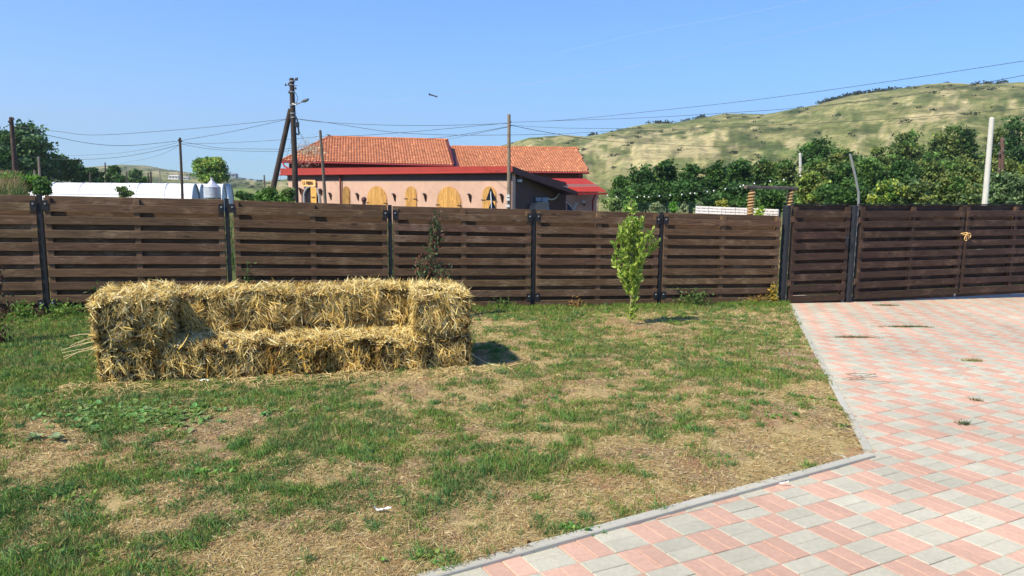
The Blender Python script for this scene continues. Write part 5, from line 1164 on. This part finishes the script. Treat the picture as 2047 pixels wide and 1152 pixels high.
# bushes on the bank at the left
LB = 'bright bushes on the left bank'
tree(15, 352, 42, 28, 'bright green bush on the bank at the left edge', [(.13, .22, .04), (.10, .18, .035)], pbot=382, name='bush', cat='bush', n=3500, ls=.15, group=LB, trunk=False)
tree(62, 353, 30, 29, 'bright green bush on the bank behind the leftmost pole', [(.13, .22, .04), (.10, .17, .035)], pbot=385, name='bush', cat='bush', n=3000, ls=.15, group=LB, trunk=False)
tree(84, 362, 20, 27, 'darker bush at the left end of the white greenhouse', [(.08, .14, .04)], pbot=395, name='bush', cat='bush', n=2500, ls=.12, group=LB, trunk=False)
tree(248, 372, 22, 30, 'spiky green shrub in front of the white greenhouse', [(.10, .14, .04), (.14, .17, .07)], pbot=408, name='bush', cat='bush', n=1800, ls=.10, trunk=False, lobes=14)
tree(535, 380, 42, 28, 'leafy green bush at the foot of the leaning strut', [(.10, .17, .035), (.07, .13, .03)], pbot=412, name='bush', cat='bush', n=4500, ls=.15, trunk=False)
tree(574, 374, 20, 30, 'taller leafy bush beside the base of the tall pole', [(.10, .17, .035), (.16, .18, .08)], pbot=412, name='bush', cat='bush', n=2200, ls=.15, trunk=False)
tree(490, 386, 26, 70, 'low dark shrub in the field right of the greenhouses', DG+MG, pbot=400, name='bush', cat='bush', n=1500, trunk=False)
# the right hand thicket
TL = [(1240, 352, 34, 58, MG, 'low green tree at the left end of the thicket'), (1285, 336, 38, 60, DG, 'dark tree just right of the thicket left end'), (1335, 322, 40, 62, DG+MG[:1], 'dark tree peaking above the string lights left half'),
      (1385, 328, 40, 60, DG, 'dark tree in the middle of the dark hedge like row'), (1432, 325, 38, 60, DG+MG[:1], 'dark tree above the left end of the white pallet fence'), (1480, 316, 42, 64, DG+MG[:1], 'dark tree left of the rustic gateway top'),
      (1530, 322, 40, 60, DG+OL[:1], 'dark tree directly above the rustic gateway'), (1575, 325, 36, 58, MG+OL, 'olive tree right of the rustic gateway top'), (1380, 365, 60, 52, DG, 'wide dark bush low in front of the dark row'), (1470, 368, 60, 52, DG, 'wide dark bush behind the white pallet fence'), (1560, 372, 50, 48, DG+MG[:1], 'dark bush between the gateway posts'), (1290, 372, 46, 52, DG+MG[:1], 'dark bush behind the tall bright weed'),
      (1637, 272, 50, 85, DG+MG, 'tall round dark green tree above the concrete post'), (1700, 296, 44, 82, OL+DG, 'olive tree between the round dark tree and the yellow green crowns'), (1760, 290, 42, 90, OL+YG[:1], 'olive yellow tree left of the highest crown'),
      (1815, 264, 52, 95, OL+MG, 'broad olive tree second left of the white pole'), (1885, 251, 52, 98, MG+OL, 'highest green crown left of the white pole'), (1940, 258, 36, 98, DG+MG, 'dark tree touching the white pole on its left'),
      (2030, 236, 56, 90, DG, 'big dark tree at the upper right edge'), (2085, 250, 50, 90, DG, 'dark tree beyond the right photo edge'), (1990, 268, 30, 80, OL, 'olive tree behind the brown pole'),
      (1640, 325, 42, 55, OL+MG, 'mixed green tree below the round dark tree'), (1625, 345, 38, 44, YG+OL, 'yellowish young tree right of the gateway'), (1690, 322, 46, 56, MG+DG, 'green tree behind the top of the bent tube'), (1745, 318, 48, 58, MG, 'fresh green tree right of the bent tube'),
      (1800, 322, 50, 58, DG, 'dark green tree in the centre of the right thicket'), (1860, 312, 46, 62, OL+DG, 'olive tree left of the white pole at mid height'), (1925, 312, 46, 56, OL+MG, 'olive tree just left of the white pole shaft'), (2010, 320, 46, 50, OL+YG[:1], 'yellow olive tree right of the brown pole'), (2060, 312, 40, 50, OL+YG[:1], 'yellow olive tree at the right edge'),
      (1660, 372, 40, 38, MG+DG, 'low bush behind the small gate'), (1720, 372, 38, 38, DG+MG, 'low dark bush right of the bent tube'), (1775, 365, 42, 36, YG+GG+MG, 'pale yellow green bush above the double gate'), (1840, 358, 44, 36, OL+GG, 'olive bush above the meeting of the gate leaves'), (1905, 352, 44, 36, OL+MG, 'olive bush left of the foot of the white pole'), (2010, 338, 42, 30, GG, 'grey green willowy bush right of the white pole foot'), (2060, 345, 40, 30, GG, 'grey green bush at the right photo edge'), (1955, 372, 36, 34, GG+OL, 'bush hiding the foot of the white pole')]
for px, pt, hw, D, cols, lab in TL:
    tree(px, pt, hw, D, lab, cols, n=int(3600+1.2*hw*hw), group=BT, cat='tree' if 'bush' not in lab else 'bush', name='tree' if 'bush' not in lab else 'bush', trunk=True, lobes=10)
SB = 'small plants just beyond the fence'
tree(1262, 374, 17, 26, 'tall bright green weed beyond the fence right of the building', [(.16, .24, .06), (.11, .19, .05)], pbot=418, name='tall_weed', cat='weed', n=900, ls=.10, group=SB, trunk=True, lobes=5)
tree(1345, 404, 12, 27, 'small bright green bush beyond the wire fence', [(.12, .25, .04)], pbot=424, name='bush', cat='bush', n=600, ls=.09, group=SB, trunk=False)
tree(1312, 402, 16, 29, 'grey feathery weed clump left of the small bright bush', [(.22, .23, .14)], pbot=424, name='weed_clump', cat='weed', n=900, ls=.08, group=SB, trunk=False)
tree(1368, 404, 12, 29, 'grey feathery weed clump right of the small bright bush', [(.22, .23, .14)], pbot=424, name='weed_clump', cat='weed', n=700, ls=.08, group=SB, trunk=False)
tree(1400, 400, 15, 29, 'grey feathery weed clump at the left end of the pallet fence', [(.20, .21, .13)], pbot=424, name='weed_clump', cat='weed', n=800, ls=.08, group=SB, trunk=False)
tree(1445, 400, 16, 34, 'yellow flowering weed behind the pallet fence', [(.45, .36, .06), (.30, .26, .07)], pbot=424, name='weed_clump', cat='weed', n=700, ls=.09, group=SB, trunk=False)
tree(1528, 408, 22, 22, 'yellow green weed spilling over the pallet fence', [(.30, .34, .06), (.18, .26, .05)], pbot=424, name='weed_clump', cat='weed', n=600, ls=.08, group=SB, trunk=False)
tree(1222, 396, 26, 40, 'pale olive bush right of the building', [(.24, .27, .11), (.16, .2, .08)], pbot=424, name='bush', cat='bush', n=1600, ls=.13, group=SB, trunk=False)

# wire mesh fence, pallet fence, gateway, string lights
mf = thing('mesh_fence', 'dark green wire mesh fence on thin posts left of the pallet fence', 'fence', tuple([W(1275, 405, 30)[0], 30, -1.2]))
for px in (1275, 1298, 1316, 1336, 1357, 1378):
    q = W(px, 404, 30); mb = MB(); mb.tube([(q[0], q[1], GZ(q[0], q[1])), q], .022, 6, (.02, .05, .04)); mb.build('post', M_metal, mf)
mb = MB(); zt_ = W(1300, 407, 30)[2]; x0 = W(1275, 405, 30)[0]; x1 = W(1400, 405, 30)[0]
for k in range(6): mb.tube([(x0, 30, zt_-k*.14), (x1, 30, zt_-k*.14)], .006, 4, (.03, .08, .06))
for k in range(36): x_ = x0+(x1-x0)*k/35; mb.tube([(x_, 30.01, zt_), (x_, 30.01, zt_-.8)], .005, 4, (.03, .08, .06))
mb.build('mesh', M_metal, mf)
pf = thing('pallet_fence', 'low white painted pallet fence behind the last fence panels', 'fence', tuple(W(1391, 425, 24)))
e0 = W(1391, 412, 24); e1 = W(1556, 419, 22.5); L = np.linalg.norm((e1-e0)[:2]); pd = (e1-e0)/np.linalg.norm(e1-e0); pn_ = np.array([pd[1], -pd[0], 0])
sh_ = .085
for k in range(6):
    mb = MB(); s0 = L*k/6+.01; s1 = L*(k+1)/6-.012; m_ = e0+pd*(s0+s1)/2; axq = np.array([pd, -pn_, [0, 0, 1]])
    for r_ in range(5):
        mb.box(m_+[0, 0, -.03-r_*sh_*1.02], (s1-s0, .02, .058), axq, np.array([.74, .68, .66])*random.uniform(.92, 1.05), bev=.004)
        mb.box(m_+[0, 0, -.03-r_*sh_*1.02-.04]-pn_*.09, (s1-s0, .02, .05), axq, np.array([.70, .65, .63]), bev=.004)
    for u in (.08, .5, .92):
        mb.box(e0+pd*(s0+(s1-s0)*u)-pn_*.045+[0, 0, -.40], (.10, .07, .80), axq, (.60, .56, .54), bev=.004)
    mb.build('pallet', M_gen, pf)
gw_ = thing('rustic_gateway', 'rustic gateway of two rope wrapped posts under a dark beam', 'gateway', tuple(W(1500, 430, 21)))
for (x, y0_, y1_), D in (((1502, 379, 430), 21), ((1579, 379, 425), 22)):
    a = W(x+1, y0_, D); b_ = W(x-3, y1_, D); b_[2] = GZ(b_[0], b_[1]); mb = MB(); mb.tube([b_, a], .055, 10, (.09, .06, .04)); po = mb.build('post', M_bark, gw_)
    mb = MB(); n = 24*10; tt = np.linspace(.04, 1, n); aa = tt*24*2*math.pi; P = b_+(a-[0, 0, .08]-b_)*tt[:, None]; P = P+np.column_stack([np.cos(aa), np.sin(aa), 0*aa])*.075
    mb.tube(P, .034, 5, (.46, .29, .13)); mb.build('rope_wrap', M_straw, po)
mb = MB(); a = W(1490, 374, 21); b_ = W(1592, 377, 22.1); dv = (b_-a)/np.linalg.norm(b_-a); mb.box((a+b_)/2, (np.linalg.norm(b_-a), .10, .085), np.array([dv, [-dv[1], dv[0], 0], [0, 0, 1]]), (1.1, 1.0, 1.0), bev=.01); mb.build('beam', M_post, gw_)
BU = [(1214, 391), (1232, 394), (1252, 395.5), (1274, 395), (1288, 393.5), (1297, 394.5), (1318, 392.5), (1340, 391), (1363, 389.5), (1380, 387), (1389, 387), (1414, 384), (1427, 382), (1450, 378), (1480, 373.5), (1486, 371), (1508, 367.5), (1540, 363), (1567, 360), (1600, 352)]
sl_ = thing('string_lights', 'string of small white globe lights swagged before the dark thicket', 'string lights', tuple(W(1214, 391, 33)))
mb = MB(); mb.tube(spl([W(px, py-2.2, 33-(px-1214)*.02) for px, py in BU[::2]+[(1640, 340)]], 50), .008, 4, (.04, .05, .04), cap=False); mb.build('cable', M_wire, sl_)
for px, py in BU:
    mb = MB(); mb.lathe(W(px, py, 33-(px-1214)*.02), [(.004, -.03), (.022, -.022), (.030, 0), (.022, .022), (.01, .036)], 8, (.85, .85, .82)); mb.build('bulb', M_film, sl_, smooth=True)
print('OBJECTS', len(bpy.data.objects))

# ------------------------------------------------------------------ rough grass beyond the fence
mb = MB(); n = 100000
yy = rng.uniform(15, 46, n); xx = rng.uniform(-.74, .74, n)*yy; yy[:30000] = rng.uniform(22, 38, 30000); xx[:30000] = -rng.uniform(.60, .76, 30000)*yy[:30000]; k = fence_d(xx, yy) < -1.2
k &= (fbm(xx*.35, yy*.35, 231, 3) > .38) | (np.arange(n) < 30000); xx = xx[k]; yy = yy[k]; n = len(xx)
a = rng.uniform(0, 6.28, n); ln = np.abs(rng.normal(.3, .3, n)); dryf = (fbm(xx*.25, yy*.25, 241, 3)+rng.normal(0, .12, n)) > .5
cg = np.where(dryf[:, None], np.array([.36, .28, .13]), np.array([.11, .17, .05]))*rng.uniform(.6, 1.3, (n, 1))
mb.ribbons(np.column_stack([xx, yy, terr(xx, yy)-.02]), np.column_stack([np.cos(a)*ln, np.sin(a)*ln, np.ones(n)]), rng.normal(0, 1, (n, 3)), rng.uniform(.15, .5, n)*(.6+.9*fbm(xx*.5, yy*.5, 251, 2)), rng.uniform(.012, .03, n), cg, bend=rng.uniform(.1, .5, n))
tag(mb.build('rough_grass', M_grass), 'rough half dry grass growing on the field and bank beyond the fence', 'grass', kind='stuff')

# ------------------------------------------------------------------ haze
mb = MB(); x0, x1, y0, y1, z0, z1 = -5400, 5400, -5400, 5400, -12, 480
mb.add([(x, y, z) for z in (z0, z1) for x, y in ((x0, y0), (x1, y0), (x1, y1), (x0, y1))], [(3, 2, 1, 0), (4, 5, 6, 7), (0, 1, 5, 4), (1, 2, 6, 5), (2, 3, 7, 6), (3, 0, 4, 7)])
hm = bpy.data.materials.new('haze'); hm.use_nodes = True; t = hm.node_tree; t.nodes.clear(); o_ = t.nodes.new('ShaderNodeOutputMaterial'); pv = t.nodes.new('ShaderNodeVolumePrincipled')
pv.inputs['Color'].default_value = (.80, .90, 1, 1); pv.inputs['Density'].default_value = .00022; pv.inputs['Anisotropy'].default_value = .2; t.links.new(pv.outputs[0], o_.inputs['Volume'])
tag(mb.build('haze', hm), 'thin pale haze over the far hills', 'haze', kind='stuff')
